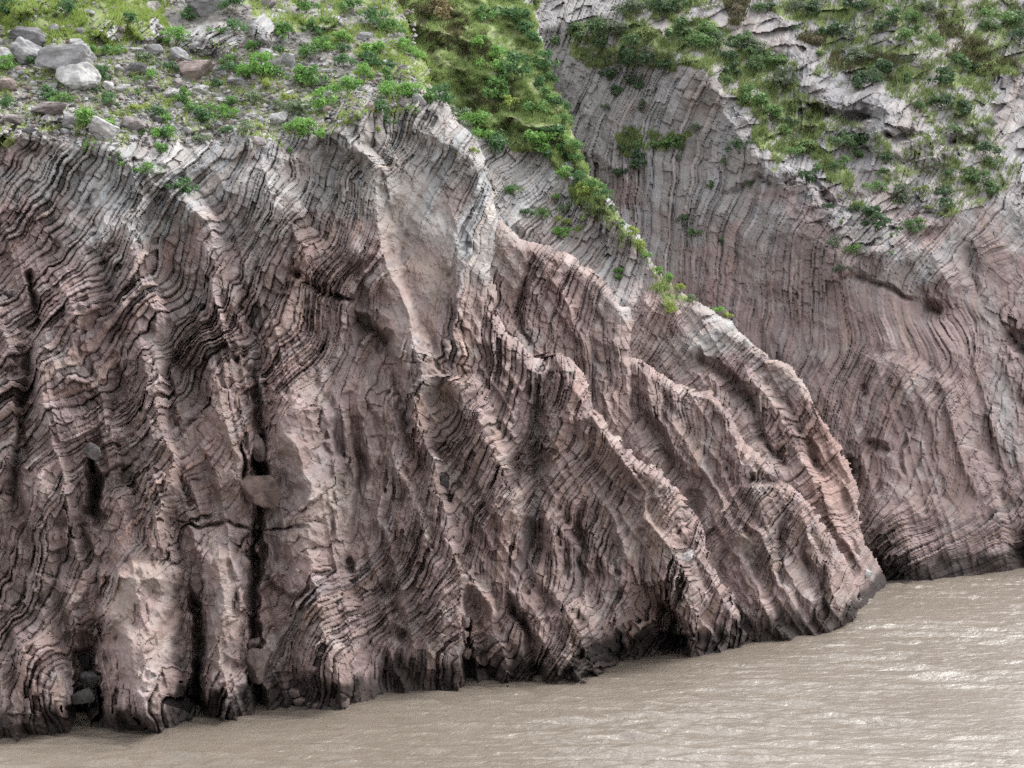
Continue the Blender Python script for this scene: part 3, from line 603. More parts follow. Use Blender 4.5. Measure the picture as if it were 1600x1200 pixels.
    for ln, poly, dens in TURF:
        if ln == name:
            tm = poly_mask(X + 3.4 * wa[0], Y + 3.2 * wa[1], poly)
            turf = np.maximum(turf, tm * dens)
    turf_n = (turf > 0) * smooth(.05, .3, turf - .55 + .9 * (fbm(X / 22, Y / 16, sd + 70, 3) + .35))
    lv = {'near': 352 + .06 * (X - 300) - 70 * smooth(130, 0, X), 'middle': 400 + 0 * X, 'spur': 470 + .25 * (X - 1100), 'far': 365 + .03 * (X - 1200)}[name]
    gr = smooth(-110, 110, lv - Y + 240 * fbm(X / 80, Y / 60, sd + 71, 4))
    gr = np.clip(gr + .25 * fbm(X / 12, Y / 25, sd + 72, 3), 0, 1)
    pk = np.clip(.5 + 1.1 * fbm(X / 60, Y / 80, sd + 73, 3), 0, 1)[..., None]
    base = C_BROWN * (1 - pk) + C_PINK * pk
    base = base * (1 - gr[..., None]) + C_GRAY * gr[..., None]
    pale = (smooth(.1, .4, fbm(X / 26, Y / 20, sd + 74, 3)) * .5 * (gr + .15) + .3 * smooth(.62, 1, top) * gr)[..., None]
    base = base * (1 - pale) + C_PALE * pale
    rust = (.2 * smooth(.22, .42, fbm(X / 30, Y / 70, sd + 15, 4)) * (1 - gr))[..., None]
    base = base * (1 - rust) + np.array([.235, .165, .118]) * rust
    dust = (.55 * smooth(.18, .40, fbm(X / 24, Y / 24, sd + 16, 4)))[..., None]
    base = base * (1 - dust) + np.array([.30, .262, .245]) * dust
    tan = (mass * .55 * smooth(-.2, .3, fbm(X / 40, Y / 60, sd + 75, 3)))[..., None]
    base = base * (1 - tan) + C_TAN * tan
    tone = r.normal(1, .10, n)[idx] * (1 + .16 * blk * bedamp)
    warm = r.normal(0, .02, n)[idx]
    colr = base * tone[..., None] * (1 + np.stack([warm, 0 * warm, -warm], -1))
    if name == 'far':
        colr = colr * (np.array([.83, .82, .84]) - .03 * top[..., None])
        q = (.6 * smooth(985, 930, X + wa[0]) * smooth(340, 230, Y))[..., None]            # bare scoured chute
        colr = colr * (1 - q) + np.array([.27, .262, .255]) * (tone[..., None] * .5 + .5) * q
    for pts, wd, s in STAIN[name]:
        sdm2, _, _ = sdist(X + .5 * wa[0], Y + .5 * wa[1], pts)
        q = (s * np.clip(1 - sdm2 / wd, 0, 1) ** .7 * np.clip(.6 + 1.3 * fbm(X / 6, Y / 40, sd + 76, 2), 0, 1))[..., None]
        colr = colr * (1 - q) + np.array([.23, .235, .24]) * q
    if name == 'near':
        q = (smooth(.5, 1, soil) * .75)[..., None]
        colr = colr * (1 - q) + (C_SOIL * (1 + .5 * fbm(X / 4, Y / 4, 903, 2)[..., None])) * q
    if name == 'spur':
        q = (.6 * smooth(140, 40, np.abs(Y - 730)) * smooth(60, 20, np.abs(X - 1295 + .0 * Y)))[..., None]
        colr = colr * (1 - q) + np.array([.27, .175, .15]) * q
    q = (.85 * turf_n)[..., None]
    colr = colr * (1 - q) + C_TURF * (1 + .6 * fbm(X / 6, Y / 6, sd + 77, 2)[..., None]) * q
    wet = smooth(1.1, .55, Z + .7 * fbm(X / 14, Y / 60, sd + 78, 3))[..., None]
    colr = colr * (1 - .82 * wet)
    colr = np.clip(colr, .01, .8)
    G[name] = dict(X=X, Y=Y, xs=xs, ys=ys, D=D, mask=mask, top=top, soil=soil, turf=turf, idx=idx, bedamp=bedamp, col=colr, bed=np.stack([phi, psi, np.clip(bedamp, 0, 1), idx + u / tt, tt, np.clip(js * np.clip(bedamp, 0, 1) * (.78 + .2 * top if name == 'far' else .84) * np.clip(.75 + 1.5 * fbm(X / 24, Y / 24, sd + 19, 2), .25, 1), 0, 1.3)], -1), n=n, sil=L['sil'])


def depth_at(name, x, y):
    g_ = G[name]
    i = int(round((x - g_['xs'][0]) / (g_['xs'][1] - g_['xs'][0]))); j = int(round((y - g_['ys'][0]) / (g_['ys'][1] - g_['ys'][0])))
    return float(g_['D'][min(max(j, 0), g_['D'].shape[0] - 1), min(max(i, 0), g_['D'].shape[1] - 1)])


# keep every mass behind the ones in front of it where they overlap in plan
order = ['near', 'middle', 'spur', 'far']
for a in range(1, 4):
    gb = G[order[a]]
    for b in range(a):
        ga = G[order[b]]
        gi = ga['xs'][1] - ga['xs'][0]
        I = np.round((gb['X'] - ga['xs'][0]) / gi).astype(int); J = np.round((gb['Y'] - ga['ys'][0]) / gi).astype(int)
        ok = (I >= 0) & (J >= 0) & (I < ga['D'].shape[1]) & (J < ga['D'].shape[0])
        I = np.clip(I, 0, ga['D'].shape[1] - 1); J = np.clip(J, 0, ga['D'].shape[0] - 1)
        ok &= ga['mask'][J, I] & gb['mask']
        bad = ok & (gb['D'] < ga['D'][J, I] + .3)
        gb['D'] = np.where(bad, ga['D'][J, I] + .3, gb['D'])
        print('overlap', order[b], order[a], int(ok.sum()), 'pushed back', int(bad.sum()))


def sub_mesh(name, V, C, faces, mat, parent=None, A=None):
    uq, inv = np.unique(faces, return_inverse=True)
    return mesh_from(name, V[uq], inv.reshape(faces.shape), mat, C[uq], False, parent, None if A is None else A[uq])


MASS_NAME = {'near': 'near_cliff', 'middle': 'middle_cliff', 'spur': 'grassy_spur', 'far': 'far_cliff'}
for name in order:
    g_ = G[name]
    ny, nx = g_['X'].shape
    Pv = P3(g_['X'], g_['Y'], g_['D']).reshape(-1, 3)
    Cv = g_['col'].reshape(-1, 3)
    m = g_['mask']
    fm = m[:-1, :-1] & m[1:, :-1] & m[:-1, 1:] & m[1:, 1:]
    J, I = np.nonzero(fm)
    a = J * nx + I
    faces = np.stack([a, a + nx, a + nx + 1, a + 1], -1)
    bid = np.maximum(g_['idx'][J, I], g_['idx'][J + 1, I + 1])
    rocky = (g_['bedamp'][J, I] > .15)
    hill = (g_['soil'][J, I] > .6) if name == 'near' else np.zeros(len(J), bool)
    rocky &= ~hill & (g_['turf'][J, I] < .6)
    grp = np.where(rocky, bid, -1)
    cnt = np.bincount(grp[grp >= 0], minlength=g_['n'])
    keep = np.argsort(-cnt)[:290]
    keep = keep[cnt[keep] > 120]
    kp = np.zeros(g_['n'], bool); kp[keep] = True
    grp = np.where((grp >= 0) & kp[np.maximum(grp, 0)], grp, np.where(hill, -2, -1))
    # back of the mass: its rim drawn back and in, so that it is a solid spur and not a shell
    ed = np.concatenate([faces[:, [0, 1]], faces[:, [1, 2]], faces[:, [2, 3]], faces[:, [3, 0]]])
    key = np.minimum(ed[:, 0], ed[:, 1]).astype(np.int64) * (nx * ny) + np.maximum(ed[:, 0], ed[:, 1])
    _, fi, ct = np.unique(key, return_index=True, return_counts=True)
    rim = ed[fi[ct == 1]]
    rv = np.unique(rim)
    lut = np.zeros(nx * ny, int); lut[rv] = np.arange(len(rv)) + nx * ny
    back = Pv[rv] + np.array([-2.2, 5.0, -.6])
    V = np.concatenate([Pv, back]); C = np.concatenate([Cv, Cv[rv]])
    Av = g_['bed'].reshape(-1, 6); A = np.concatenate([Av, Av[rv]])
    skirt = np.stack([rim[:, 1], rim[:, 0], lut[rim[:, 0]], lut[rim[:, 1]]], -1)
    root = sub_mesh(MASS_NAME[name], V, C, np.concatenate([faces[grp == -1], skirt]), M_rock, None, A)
    tag(root, kind='structure')
    if hill.any():
        hs = sub_mesh('hillside', V, C, faces[grp == -2], M_soil)
        tag(hs, kind='structure')
    o_ = np.argsort(grp, kind='stable'); gs = grp[o_]
    st = np.searchsorted(gs, np.arange(0, g_['n'])); en = np.searchsorted(gs, np.arange(0, g_['n']), 'right')
    for b in keep:
        if en[b] > st[b]:
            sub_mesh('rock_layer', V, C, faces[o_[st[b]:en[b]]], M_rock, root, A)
    print(name, len(faces), 'faces', len(keep), 'layers')
    TRIS = globals().get('TRIS', 0) + 2 * (len(faces) + len(skirt))
print('rock triangles', TRIS)
# ------------------------------------------------------------------ river
def water_material():
    m, n, l, b = new_mat('muddy_river')
    tc = n.new('ShaderNodeTexCoord')
    mp = n.new('ShaderNodeMapping'); mp.inputs['Scale'].default_value = (.55, 1.0, 1); mp.inputs['Rotation'].default_value = (0, 0, math.radians(-12))
    l.new(tc.outputs['Object'], mp.inputs['Vector'])
    hs = []
    for sc, det in ((3.0, 4), (10.0, 4)):
        t = n.new('ShaderNodeTexNoise'); t.inputs['Scale'].default_value = sc; t.inputs['Detail'].default_value = det; t.inputs['Roughness'].default_value = .55; t.inputs['Distortion'].default_value = .4
        l.new(mp.outputs[0], t.inputs['Vector']); hs.append(t)
    prev = None
    for t, dist in zip(hs, (.11, .03)):
        bp = n.new('ShaderNodeBump'); bp.inputs['Strength'].default_value = .75; bp.inputs['Distance'].default_value = dist
        l.new(t.outputs[0], bp.inputs['Height'])
        if prev: l.new(prev.outputs[0], bp.inputs['Normal'])
        prev = bp
    l.new(prev.outputs[0], b.inputs['Normal'])
    cr = n.new('ShaderNodeTexNoise'); cr.inputs['Scale'].default_value = .12; cr.inputs['Detail'].default_value = 3
    l.new(tc.outputs['Object'], cr.inputs['Vector'])
    mx = n.new('ShaderNodeMixRGB'); mx.inputs[1].default_value = (.130, .107, .085, 1); mx.inputs[2].default_value = (.172, .145, .120, 1)
    l.new(cr.outputs[0], mx.inputs[0]); l.new(mx.outputs[0], b.inputs['Base Color'])
    b.inputs['Roughness'].default_value = .30
    b.inputs['IOR'].default_value = 1.58
    return m


# wave surface, finer where the camera stands close to it; the wave heights belong to the place, not to the grid
def wave_height(x, y):
    r = np.random.default_rng(5)
    h = np.zeros(x.shape)
    for k in range(26):
        lam = .30 * 1.18 ** (k % 13)
        th = math.radians(84) + r.normal(0, .36)
        kx, ky = math.cos(th) * 2 * math.pi / lam, math.sin(th) * 2 * math.pi / lam
        h += 0.0115 * lam ** .6 * np.sin(kx * x + ky * y + r.uniform(0, 6.28) + 1.6 * vn(x / 3.1, y / 3.1, 300 + k))
    a = .55 + 1.1 * (fbm(x / 7, y / 5, 331, 3) + .25)
    return h * np.clip(a, .15, 1.6)


rows = np.concatenate([[-60, 0, 25, 38], CAMH * F / np.arange(690, 232, -1.25), [150, 220, 320, 500]])
cols = np.concatenate([[-5, -2.5, -1.3], np.arange(-840, 841, 4.0) / F, [1.3, 2.5, 5]])
YY = np.repeat(rows[:, None], len(cols), 1)
XX = cols[None, :] * np.maximum(np.abs(YY), 25)
amp = ((YY > 42) & (YY < 135)) * np.clip((.31 - np.abs(cols[None, :])) / .03, 0, 1)
ZZ = wave_height(XX, YY) * amp
ny, nx = XX.shape
a = (np.arange(ny - 1)[:, None] * nx + np.arange(nx - 1)[None, :]).ravel()
river = mesh_from('river', np.stack([XX, YY, ZZ], -1).reshape(-1, 3), np.stack([a, a + 1, a + nx + 1, a + nx], -1), water_material(), smooth_=True)
tag(river, kind='structure')
wv = np.array([(-400, -60, 0), (400, -60, 0), (400, 500, 0), (-400, 500, 0)], float)
rb = mesh_from('riverbed', wv - np.array([0, 0, 4.0]), np.array([[0, 1, 2, 3]]), M_soil, np.tile(C_SOIL, (4, 1)))
tag(rb, kind='structure')
# ------------------------------------------------------------------ stones
def ico(sub):
    import bmesh
    bm = bmesh.new()
    bmesh.ops.create_icosphere(bm, subdivisions=sub, radius=1.0)
    v = np.array([q.co[:] for q in bm.verts]); bm.verts.index_update()
    f = np.array([[q.index for q in t.verts] for t in bm.faces])
    bm.free()
    return v, f


ICO = {k: ico(k) for k in (2, 3, 4)}


def stone_geo(seed, sub=3, cuts=15, rough=.05, flat=0.0):
    r = np.random.default_rng(seed)
    v, f = ICO[sub]
    nrm = r.normal(size=(cuts, 3)); nrm[0] = (0.1, -.05, 1); nrm /= np.linalg.norm(nrm, axis=1)[:, None]
    dist = r.uniform(.62, .98, cuts); dist[0] = .75 - flat
    dot = v @ nrm.T
    rad = np.min(np.where(dot > .05, dist / np.maximum(dot, .05), 9), axis=1)
    rad = np.minimum(rad, 1.35)
    n_ = fbm(v[:, 0] * 2.3 + seed, v[:, 1] * 2.3 + v[:, 2] * 1.7, seed, 4)
    c_ = creased(v[:, 0] * 3.1 + v[:, 1] * 1.9 + seed, v[:, 2] * 3.3 - v[:, 1] * 1.3, seed + 1)
    lay_ = vn(v[:, 2] * 9 + v[:, 0] * 2.2 + seed, v[:, 0] * 1.1, seed + 2)
    return v * (rad * (1 + rough * (1.6 * n_ + 1.6 * c_ + .9 * lay_)))[:, None], f


def stone_colour(v, base, seed):
    t = 1 + .6 * fbm(v[:, 0] * 3 + 5 * seed, v[:, 2] * 3 + v[:, 1], seed + 3, 3)
    return np.clip(np.array(base) * t[:, None], .02, .7)


GREY = (.27, .265, .27); DGREY = (.125, .12, .125); PALE = (.35, .342, .338); PINK = (.23, .185, .17); BROWN = (.165, .125, .115); MAUVE = (.21, .185, .185)


def boulder(x, y, w, h, base, label, seed, layer='near', name='boulder', cat='boulder', tilt=0.0, depth=None, fwd=0.0, flat=0.0, cuts=15, rough=.09, group=None, sub=3):
    D = depth_at(layer, x, y + .42 * h) if depth is None else depth
    D -= fwd
    s = D / F
    v, f = stone_geo(seed, sub, cuts, rough, flat)
    lo, hi = v.min(0), v.max(0)
    v = (v - (lo + hi) / 2) / (hi - lo)
    c = stone_colour(v * 2, base, seed)
    v = v * np.array([w * s, (w + h) * .5 * s, h * s * 1.08])
    a = math.radians(tilt)
    v = v @ np.array([[math.cos(a), 0, math.sin(a)], [0, 1, 0], [-math.sin(a), 0, math.cos(a)]])
    o = mesh_from(name, v, f, M_stone, c)
    o.location = P3(x, y, D + .2 * (w + h) * .5 * s).tolist()
    return tag(o, label, cat, group)


BOULDERS = [
 (322,3,84,52,GREY,'huge blue-grey boulder at the top edge of the upper-left slope',5,.0), (45,62,62,38,DGREY,'dark charcoal boulder behind a leaning pale stone on the grassy slope',0,0), (42,84,54,40,GREY,'pale leaning stone in front of the dark charcoal boulder',-20,0),
 (102,98,88,48,GREY,'large flat-topped layered boulder behind the broken-faced one',8,.25), (120,121,70,46,PALE,'large pale boulder with a broken face in front of the flat-topped one',0,0), (306,112,64,36,PINK,'smooth pinkish-brown slab boulder in the middle of the rubble slope',6,.2),
 (212,107,34,19,DGREY,'dark slate boulder lying left of the smooth pinkish slab',0,0), (160,205,46,34,PALE,'pale wedge-shaped slab tilting over the cliff brow',-22,.25), (207,196,42,27,MAUVE,'purple-grey block beside the pale tilting wedge slab',0,0),
 (18,187,46,19,MAUVE,'low flat-topped block at the left edge above the cliff',0,.2), (242,79,28,18,GREY,'rounded grey stone behind the smooth pinkish slab',0,0), (279,87,32,23,GREY,'pale pointed stone leaning beside the smooth pinkish slab',-25,0),
 (436,187,32,22,PALE,'smooth pale boulder resting on upright layers near the cliff brow',14,.1), (383,220,26,16,GREY,'left of two rounded stones lying on the brow ledge',0,0), (404,223,29,18,MAUVE,'right of two rounded stones lying on the brow ledge',-8,0),
 (429,101,20,17,DGREY,'small round dark stone beside the long bright green shrub',0,0), (449,95,25,23,GREY,'upright grey stone right of the small round dark one',0,0), (413,84,27,18,GREY,'mid-grey lump above the small round dark stone',0,0),
 (510,147,29,12,PALE,'thin pale slab lying flat near the right of the rubble',0,.2), (7,88,30,26,PALE,'pale stone cut by the left edge of the picture below the grass',0,0), (119,69,24,17,GREY,'grey stone in grass above the flat-topped layered boulder',0,0),
 (655,157,25,21,GREY,'blue-grey cube-like block on the crest beside the gully',0,0), (631,161,27,15,MAUVE,'mauve flat block left of the blue-grey cube-like one',5,0), (659,178,24,18,DGREY,'dark grey block below the blue-grey cube-like one',0,0),
 (372,128,36,14,GREY,'long low stone right of the smooth pinkish slab',0,.2), (314,140,26,15,PALE,'pale stone just below the smooth pinkish slab',0,0), (345,158,25,12,PALE,'small pale stone among shrubs below the pinkish slab',0,0),
 (268,146,26,15,PALE,'bright whitish stone left below the smooth pinkish slab',0,0), (215,79,24,9,PALE,'thin white stone in the grass left of the rounded grey one',0,.2), (10,133,34,22,PINK,'pinkish stone at the left edge below the pale boulders',0,0),
 (168,135,20,17,PALE,'pale stone right of the broken-faced boulder',15,0), (190,138,28,13,PALE,'pale flat stone two steps right of the broken-faced boulder',0,.2), (140,20,20,11,GREY,'small pale stone high in the yellow-green grass',-15,0), (83,44,18,12,GREY,'small grey stone in grass right of the charcoal boulder',15,0),
 (420,4,24,18,MAUVE,'mauve stone on the top edge right of the huge boulder',0,0), (448,148,26,9,PALE,'slim pale stone above the smooth pale boulder',20,0), (570,57,22,12,GREY,'grey stone among shrubs on the right of the rubble slope',0,0),
 (688,150,18,14,PALE,'pale stone at the lip of the grassy gully',0,0), (75,170,60,20,MAUVE,'broad low broken block above the cliff brow at left',0,.1), (110,188,26,22,GREY,'upright ribbed block beside the broad low broken one',0,0)]
BO = []
for i, (x, y, w, h, base, lab, tilt, flat) in enumerate(BOULDERS):
    BO.append(boulder(x, y, w, h, base, lab, 100 + i, tilt=tilt, flat=flat, sub=4 if w > 44 else 3, cuts=16))

# stones jammed in the clefts and lying at the waterline
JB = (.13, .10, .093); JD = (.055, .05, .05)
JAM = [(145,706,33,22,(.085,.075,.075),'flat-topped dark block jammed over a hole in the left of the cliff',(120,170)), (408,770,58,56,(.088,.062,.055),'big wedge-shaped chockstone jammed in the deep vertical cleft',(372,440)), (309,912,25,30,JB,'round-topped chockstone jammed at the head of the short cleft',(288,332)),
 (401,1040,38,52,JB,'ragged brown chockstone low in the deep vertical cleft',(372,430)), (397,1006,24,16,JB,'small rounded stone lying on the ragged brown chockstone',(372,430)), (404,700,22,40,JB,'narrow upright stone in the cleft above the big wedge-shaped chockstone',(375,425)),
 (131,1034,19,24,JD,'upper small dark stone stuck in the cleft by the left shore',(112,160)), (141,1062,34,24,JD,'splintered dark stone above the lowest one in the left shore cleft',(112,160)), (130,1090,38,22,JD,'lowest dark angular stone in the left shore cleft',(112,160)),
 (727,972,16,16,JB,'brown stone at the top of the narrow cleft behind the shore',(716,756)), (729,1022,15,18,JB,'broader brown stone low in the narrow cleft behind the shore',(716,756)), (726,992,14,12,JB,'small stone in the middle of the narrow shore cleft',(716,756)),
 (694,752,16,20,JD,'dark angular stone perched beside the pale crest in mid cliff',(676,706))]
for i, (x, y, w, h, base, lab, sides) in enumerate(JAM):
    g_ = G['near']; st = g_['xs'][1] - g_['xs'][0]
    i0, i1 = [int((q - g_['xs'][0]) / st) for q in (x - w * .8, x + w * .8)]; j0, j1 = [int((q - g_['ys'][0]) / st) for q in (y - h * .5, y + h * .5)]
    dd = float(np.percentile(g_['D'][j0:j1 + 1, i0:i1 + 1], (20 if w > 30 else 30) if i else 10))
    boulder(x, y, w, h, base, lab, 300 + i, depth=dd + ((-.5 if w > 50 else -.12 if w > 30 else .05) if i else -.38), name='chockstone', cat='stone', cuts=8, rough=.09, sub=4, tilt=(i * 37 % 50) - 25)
SHORE = [(470,1098,24,16,JB,'leftmost stone of the waterline heap right of the deep cleft'), (492,1104,26,15,JB,'brown stone in the middle of the waterline heap'), (478,1111,22,13,JD,'dark wet stone at the foot of the waterline heap'), (508,1110,22,13,JD,'dark wet stone at the right end of the waterline heap'), (458,1084,26,16,BROWN,'brown slab on top of the waterline heap'), (520,1096,22,18,BROWN,'brown block at the upper right of the waterline heap'), (536,1100,20,16,BROWN,'last brown block of the waterline heap beside open water')]
for i, (x, y, w, h, base, lab) in enumerate(SHORE):
    boulder(x, y, w, h, base, lab, 340 + i, fwd=.1, name='shore_stone', cat='stone', cuts=8, rough=.08, tilt=(i * 31 % 40) - 20)
boulder(1073, 870, 26, 13, PALE, 'small white stone lying on the pale crest near the point', 350, fwd=.1, name='fallen_stone', cat='stone', tilt=25)
boulder(1353, 896, 22, 12, PALE, 'whitish stone on the far low point above the water', 351, 'spur', fwd=.1, name='fallen_stone', cat='stone', tilt=-15)
boulder(1166, 536, 12, 14, PALE, 'small tan stone standing on the crest against the far cliff', 352, 'spur', fwd=.1, name='fallen_stone', cat='stone')

# rubble: the larger stones one by one, the rest as one mass
SV = []
for i in range(9):
    v, f = stone_geo(400 + i, 2, 11, .04)
    v = (v - (v.max(0) + v.min(0)) / 2) / (v.max(0) - v.min(0))
    o = mesh_from('rubble_stone', v, f, M_stone, stone_colour(v * 2, (GREY, PALE, PALE, MAUVE, GREY, PINK, PALE, DGREY, GREY)[i], 400 + i))
    SV.append(o)
rr = random.Random(3)
RB = []
taken = [(b[0], b[1], max(b[2], b[3]) * .5) for b in BOULDERS]
while len(RB) < 250:
    x = rr.uniform(-5, 640); y = rr.uniform(40, 225)
    if y > np.interp(x, *LAYERS['near']['yc']) - 4 or rr.random() < smooth(120, 60, y) * .8 or any(math.hypot(x - a, y - b) < c for a, b, c in taken):
        continue
    RB.append((x, y, min(22, 6 * math.exp(abs(rr.gauss(0, .55)))) + 2))
RTONE = ('grey', 'pale', 'pale', 'mauve', 'grey', 'pinkish', 'pale', 'dark grey', 'grey')
RLM = [(b[0], b[1], c) for b, c in zip(BOULDERS, ['huge top boulder', 'charcoal boulder', 'pale leaning stone', 'flat-topped boulder', 'broken-faced boulder', 'pinkish slab', 'slate boulder', 'tilting wedge slab', 'purple-grey block', 'low left-edge block', 'rounded grey stone', 'pointed leaning stone', 'smooth brow boulder', 'pair of brow stones']) if c]
RLM += [(429, 101, 'round dark stone'), (510, 147, 'thin flat slab'), (655, 157, 'cube-like crest block'), (570, 57, 'grey stone among shrubs'), (372, 128, 'long low stone'), (75, 170, 'broad broken block'), (500, 205, 'bright shrubs on the brow')]
RINFO = []
for k, (x, y, w) in enumerate(RB):
    L_ = min(RLM, key=lambda p: math.hypot(p[0] - x, p[1] - y)); dx, dy = x - L_[0], y - L_[1]
    wh = ('right of' if dx > 0 else 'left of') if abs(dx) > abs(dy) else ('below' if dy > 0 else 'above')
    RINFO.append((RTONE[k % 9], 'small' if w < 9.5 else 'larger', wh, L_[2], math.hypot(dx, dy)))
ORD = ['closest', 'second', 'third', 'fourth', 'fifth', 'sixth', 'seventh', 'eighth', 'ninth', 'tenth']
for k, (x, y, w) in enumerate(RB):
    D = depth_at('near', x, y); s = D / F
    o = SV[k] if k < 9 else SV[k % 9].copy()
    if k >= 9:
        COL.objects.link(o)
    o.location = P3(x, y, D - .02).tolist()
    o.scale = (w * s, w * s * .9, w * s * rr.uniform(.5, .85))
    o.rotation_euler = (rr.uniform(-.4, .4), rr.uniform(-.4, .4), rr.uniform(0, 6.28))
    me_ = RINFO[k]
    sm = sorted(p[4] for p in RINFO if p[:4] == me_[:4])
    tag(o, '%s %s loose stone, %s one %s the %s' % (me_[1], me_[0], ORD[min(9, sm.index(me_[4]))], me_[2], me_[3]), 'stone', 'loose stones in the rubble above the cliff brow')

V_, F_, C_ = [], [], []
nv = 0
i20v, i20f = ico(1)
for k in range(13000):
    x = rr.uniform(-55, 650); y = rr.uniform(-55, 228)
    if y > np.interp(x, *LAYERS['near']['yc']) - 2:
        continue
    if rr.random() < smooth(110, 40, y) * .75:
        continue
    w = 2.4 + 7.5 * rr.random() ** 2
    D = depth_at('near', x, y); s = D / F
    r_ = np.random.default_rng(k)
    v = i20v * (1 + .35 * r_.normal(size=(len(i20v), 1)))
    v = v * np.array([w * s * .5, w * s * .5, w * s * .32])
    V_.append(v + P3(x, y, D - .01)); F_.append(i20f + nv); nv += len(v)
    C_.append(np.tile(np.array((GREY, PALE, PALE, MAUVE, PINK)[k % 5]) * r_.uniform(.75, 1.15), (len(v), 1)))
rub = mesh_from('rubble', np.concatenate(V_), np.concatenate(F_), M_stone, np.concatenate(C_))
tag(rub, kind='stuff')

# ------------------------------------------------------------------ shrubs and grass
TONES = {'dark': ((0.059, 0.125, 0.054), (0.120, 0.227, 0.086)), 'mid': ((0.092, 0.189, 0.059), (0.178, 0.315, 0.098)), 'bright': ((0.125, 0.266, 0.059), (0.227, 0.413, 0.105)), 'yellow': ((0.219, 0.297, 0.066), (0.354, 0.422, 0.120)), 'dull': ((0.141, 0.194, 0.113), (0.237, 0.286, 0.170)), 'brown': ((0.189, 0.170, 0.082), (0.297, 0.237, 0.131))}
TONE_WORD = {'dark': 'dark green', 'mid': 'mid-green', 'bright': 'bright green', 'yellow': 'yellow-green', 'dull': 'grey-green', 'brown': 'brownish'}
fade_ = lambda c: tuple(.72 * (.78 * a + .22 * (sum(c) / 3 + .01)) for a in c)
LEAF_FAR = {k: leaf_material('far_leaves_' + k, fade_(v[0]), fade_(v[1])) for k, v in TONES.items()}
LEAF = {k: leaf_material('leaves_' + k, *v) for k, v in TONES.items()}
M_stem, n__, l__, b__ = new_mat('twig'); b__.inputs['Base Color'].default_value = (.09, .065, .045, 1); b__.inputs['Roughness'].default_value = .9


def shrub_geo(seed, leaves=620):
    r = np.random.default_rng(seed)
    k_ = seed % 8
    leaves = (620, 420, 760, 300, 560, 680, 480, 900)[k_]; ls = (1, 1.25, .8, 1.1, .95, .75, 1.3, .7)[k_]; tall = (1, .75, 1.25, 1.1, .65, .9, 1.35, 1)[k_]
    nl = r.integers(5, 14)
    cen = np.stack([r.normal(0, .24, nl), r.normal(0, .22, nl), r.uniform(.18, .62, nl)], -1)
    cen[:, 2] *= tall
    cen[:, 2] *= 1 - .5 * np.hypot(cen[:, 0], cen[:, 1])
    rad = r.uniform(.15, .27, nl)
    vs, fs = [], []
    for k in range(leaves):
        c = r.integers(nl)
        d = r.normal(size=3); d /= np.linalg.norm(d)
        if r.random() < .7: d[2] = abs(d[2])
        p = cen[c] + d * rad[c] * r.uniform(.55, 1.12)
        if p[2] < .01: p[2] = abs(p[2]) * .4
        nrm = d + r.normal(0, .55, 3); nrm /= np.linalg.norm(nrm)
        t = np.cross(nrm, r.normal(size=3)); t /= np.linalg.norm(t)
        b = np.cross(nrm, t)
        L = ls * r.uniform(.04, .085); w = L * r.uniform(.4, .62)
        q = np.array([p - t * L, p + b * w, p + t * L, p - b * w])
        fs.append(np.arange(4) + 4 * k); vs.append(q)
    return np.concatenate(vs), np.array(fs), cen


def stem_geo(cen, seed):
    r = np.random.default_rng(seed)
    vs, fs = [], []
    for k, c in enumerate(cen[:7]):
        a = np.array([r.normal(0, .03), r.normal(0, .03), -.08])
        q = []
        for p, w in ((a, .014), (a * .4 + c * .6, .009), (c, .004)):
            for j in range(3):
                an = j * 2.094
                q.append(p + np.array([math.cos(an) * w, math.sin(an) * w, 0]))
        vs += q
        for s_ in (0, 3):
            for j in range(3):
                fs.append([9 * k + s_ + j, 9 * k + s_ + (j + 1) % 3, 9 * k + s_ + 3 + (j + 1) % 3, 9 * k + s_ + 3 + j])
    return np.array(vs), np.array(fs)


SHRUB_GEO = [shrub_geo(600 + i) for i in range(8)]
PROTO = {}
LANDMARKS = [(322,3,'huge top boulder'),(45,62,'charcoal boulder'),(120,121,'broken-faced pale boulder'),(306,112,'smooth pinkish slab'),(212,107,'dark slate boulder'),(160,205,'tilting wedge slab'),(18,187,'left-edge flat-topped block'),(436,187,'smooth pale boulder on the brow'),(400,222,'pair of rounded brow stones'),(429,101,'round dark stone'),(510,147,'thin flat slab'),(655,157,'cube-like crest block'),(570,57,'grey stone among shrubs'),
 (240,275,'folded brow of the near cliff'),(700,20,'dark hollow at the head of the gully'),(740,170,'grassy gully mound'),(800,100,'upper grassy spur'),(850,190,'middle of the grassy spur'),(830,280,'tilted strata under the spur'),(850,340,'broken ledge under the spur'),(920,290,'lower grassy spur'),(1010,390,'narrow grassy crest'),(1100,480,'tip of the grassy crest'),(950,60,'green shelf beside the bare gully'),(1000,140,'undercut below the green shelf'),(1110,70,'thicket above the far ledge'),(1110,140,'domed crest of the far cliff'),(1000,250,'grassy ledge on the far wall'),(1080,350,'grey wall of upright strata'),(1190,80,'tufted ledge by the pale slab'),(1250,60,'pale slab high on the far cliff'),(1200,175,'green ramp on the far cliff'),(1320,180,'far overhang'),(1250,240,'pale ridge below the green ramp'),(1345,220,'foot of the far overhang'),(1290,310,'ribbed pale ridge'),(1380,290,'stony terrace'),(1360,340,'slanting slabs of the terrace'),(1340,400,'lip of the reddish hollow'),(1430,350,'bright grey ridge end'),(1440,80,'standing ribbed crag'),(1350,100,'scrub above the far overhang'),(1500,105,'brush right of the ribbed crag'),(1500,215,'dark slot at the right'),(1540,270,'right-hand scrub bank'),(1590,30,'top right corner')]
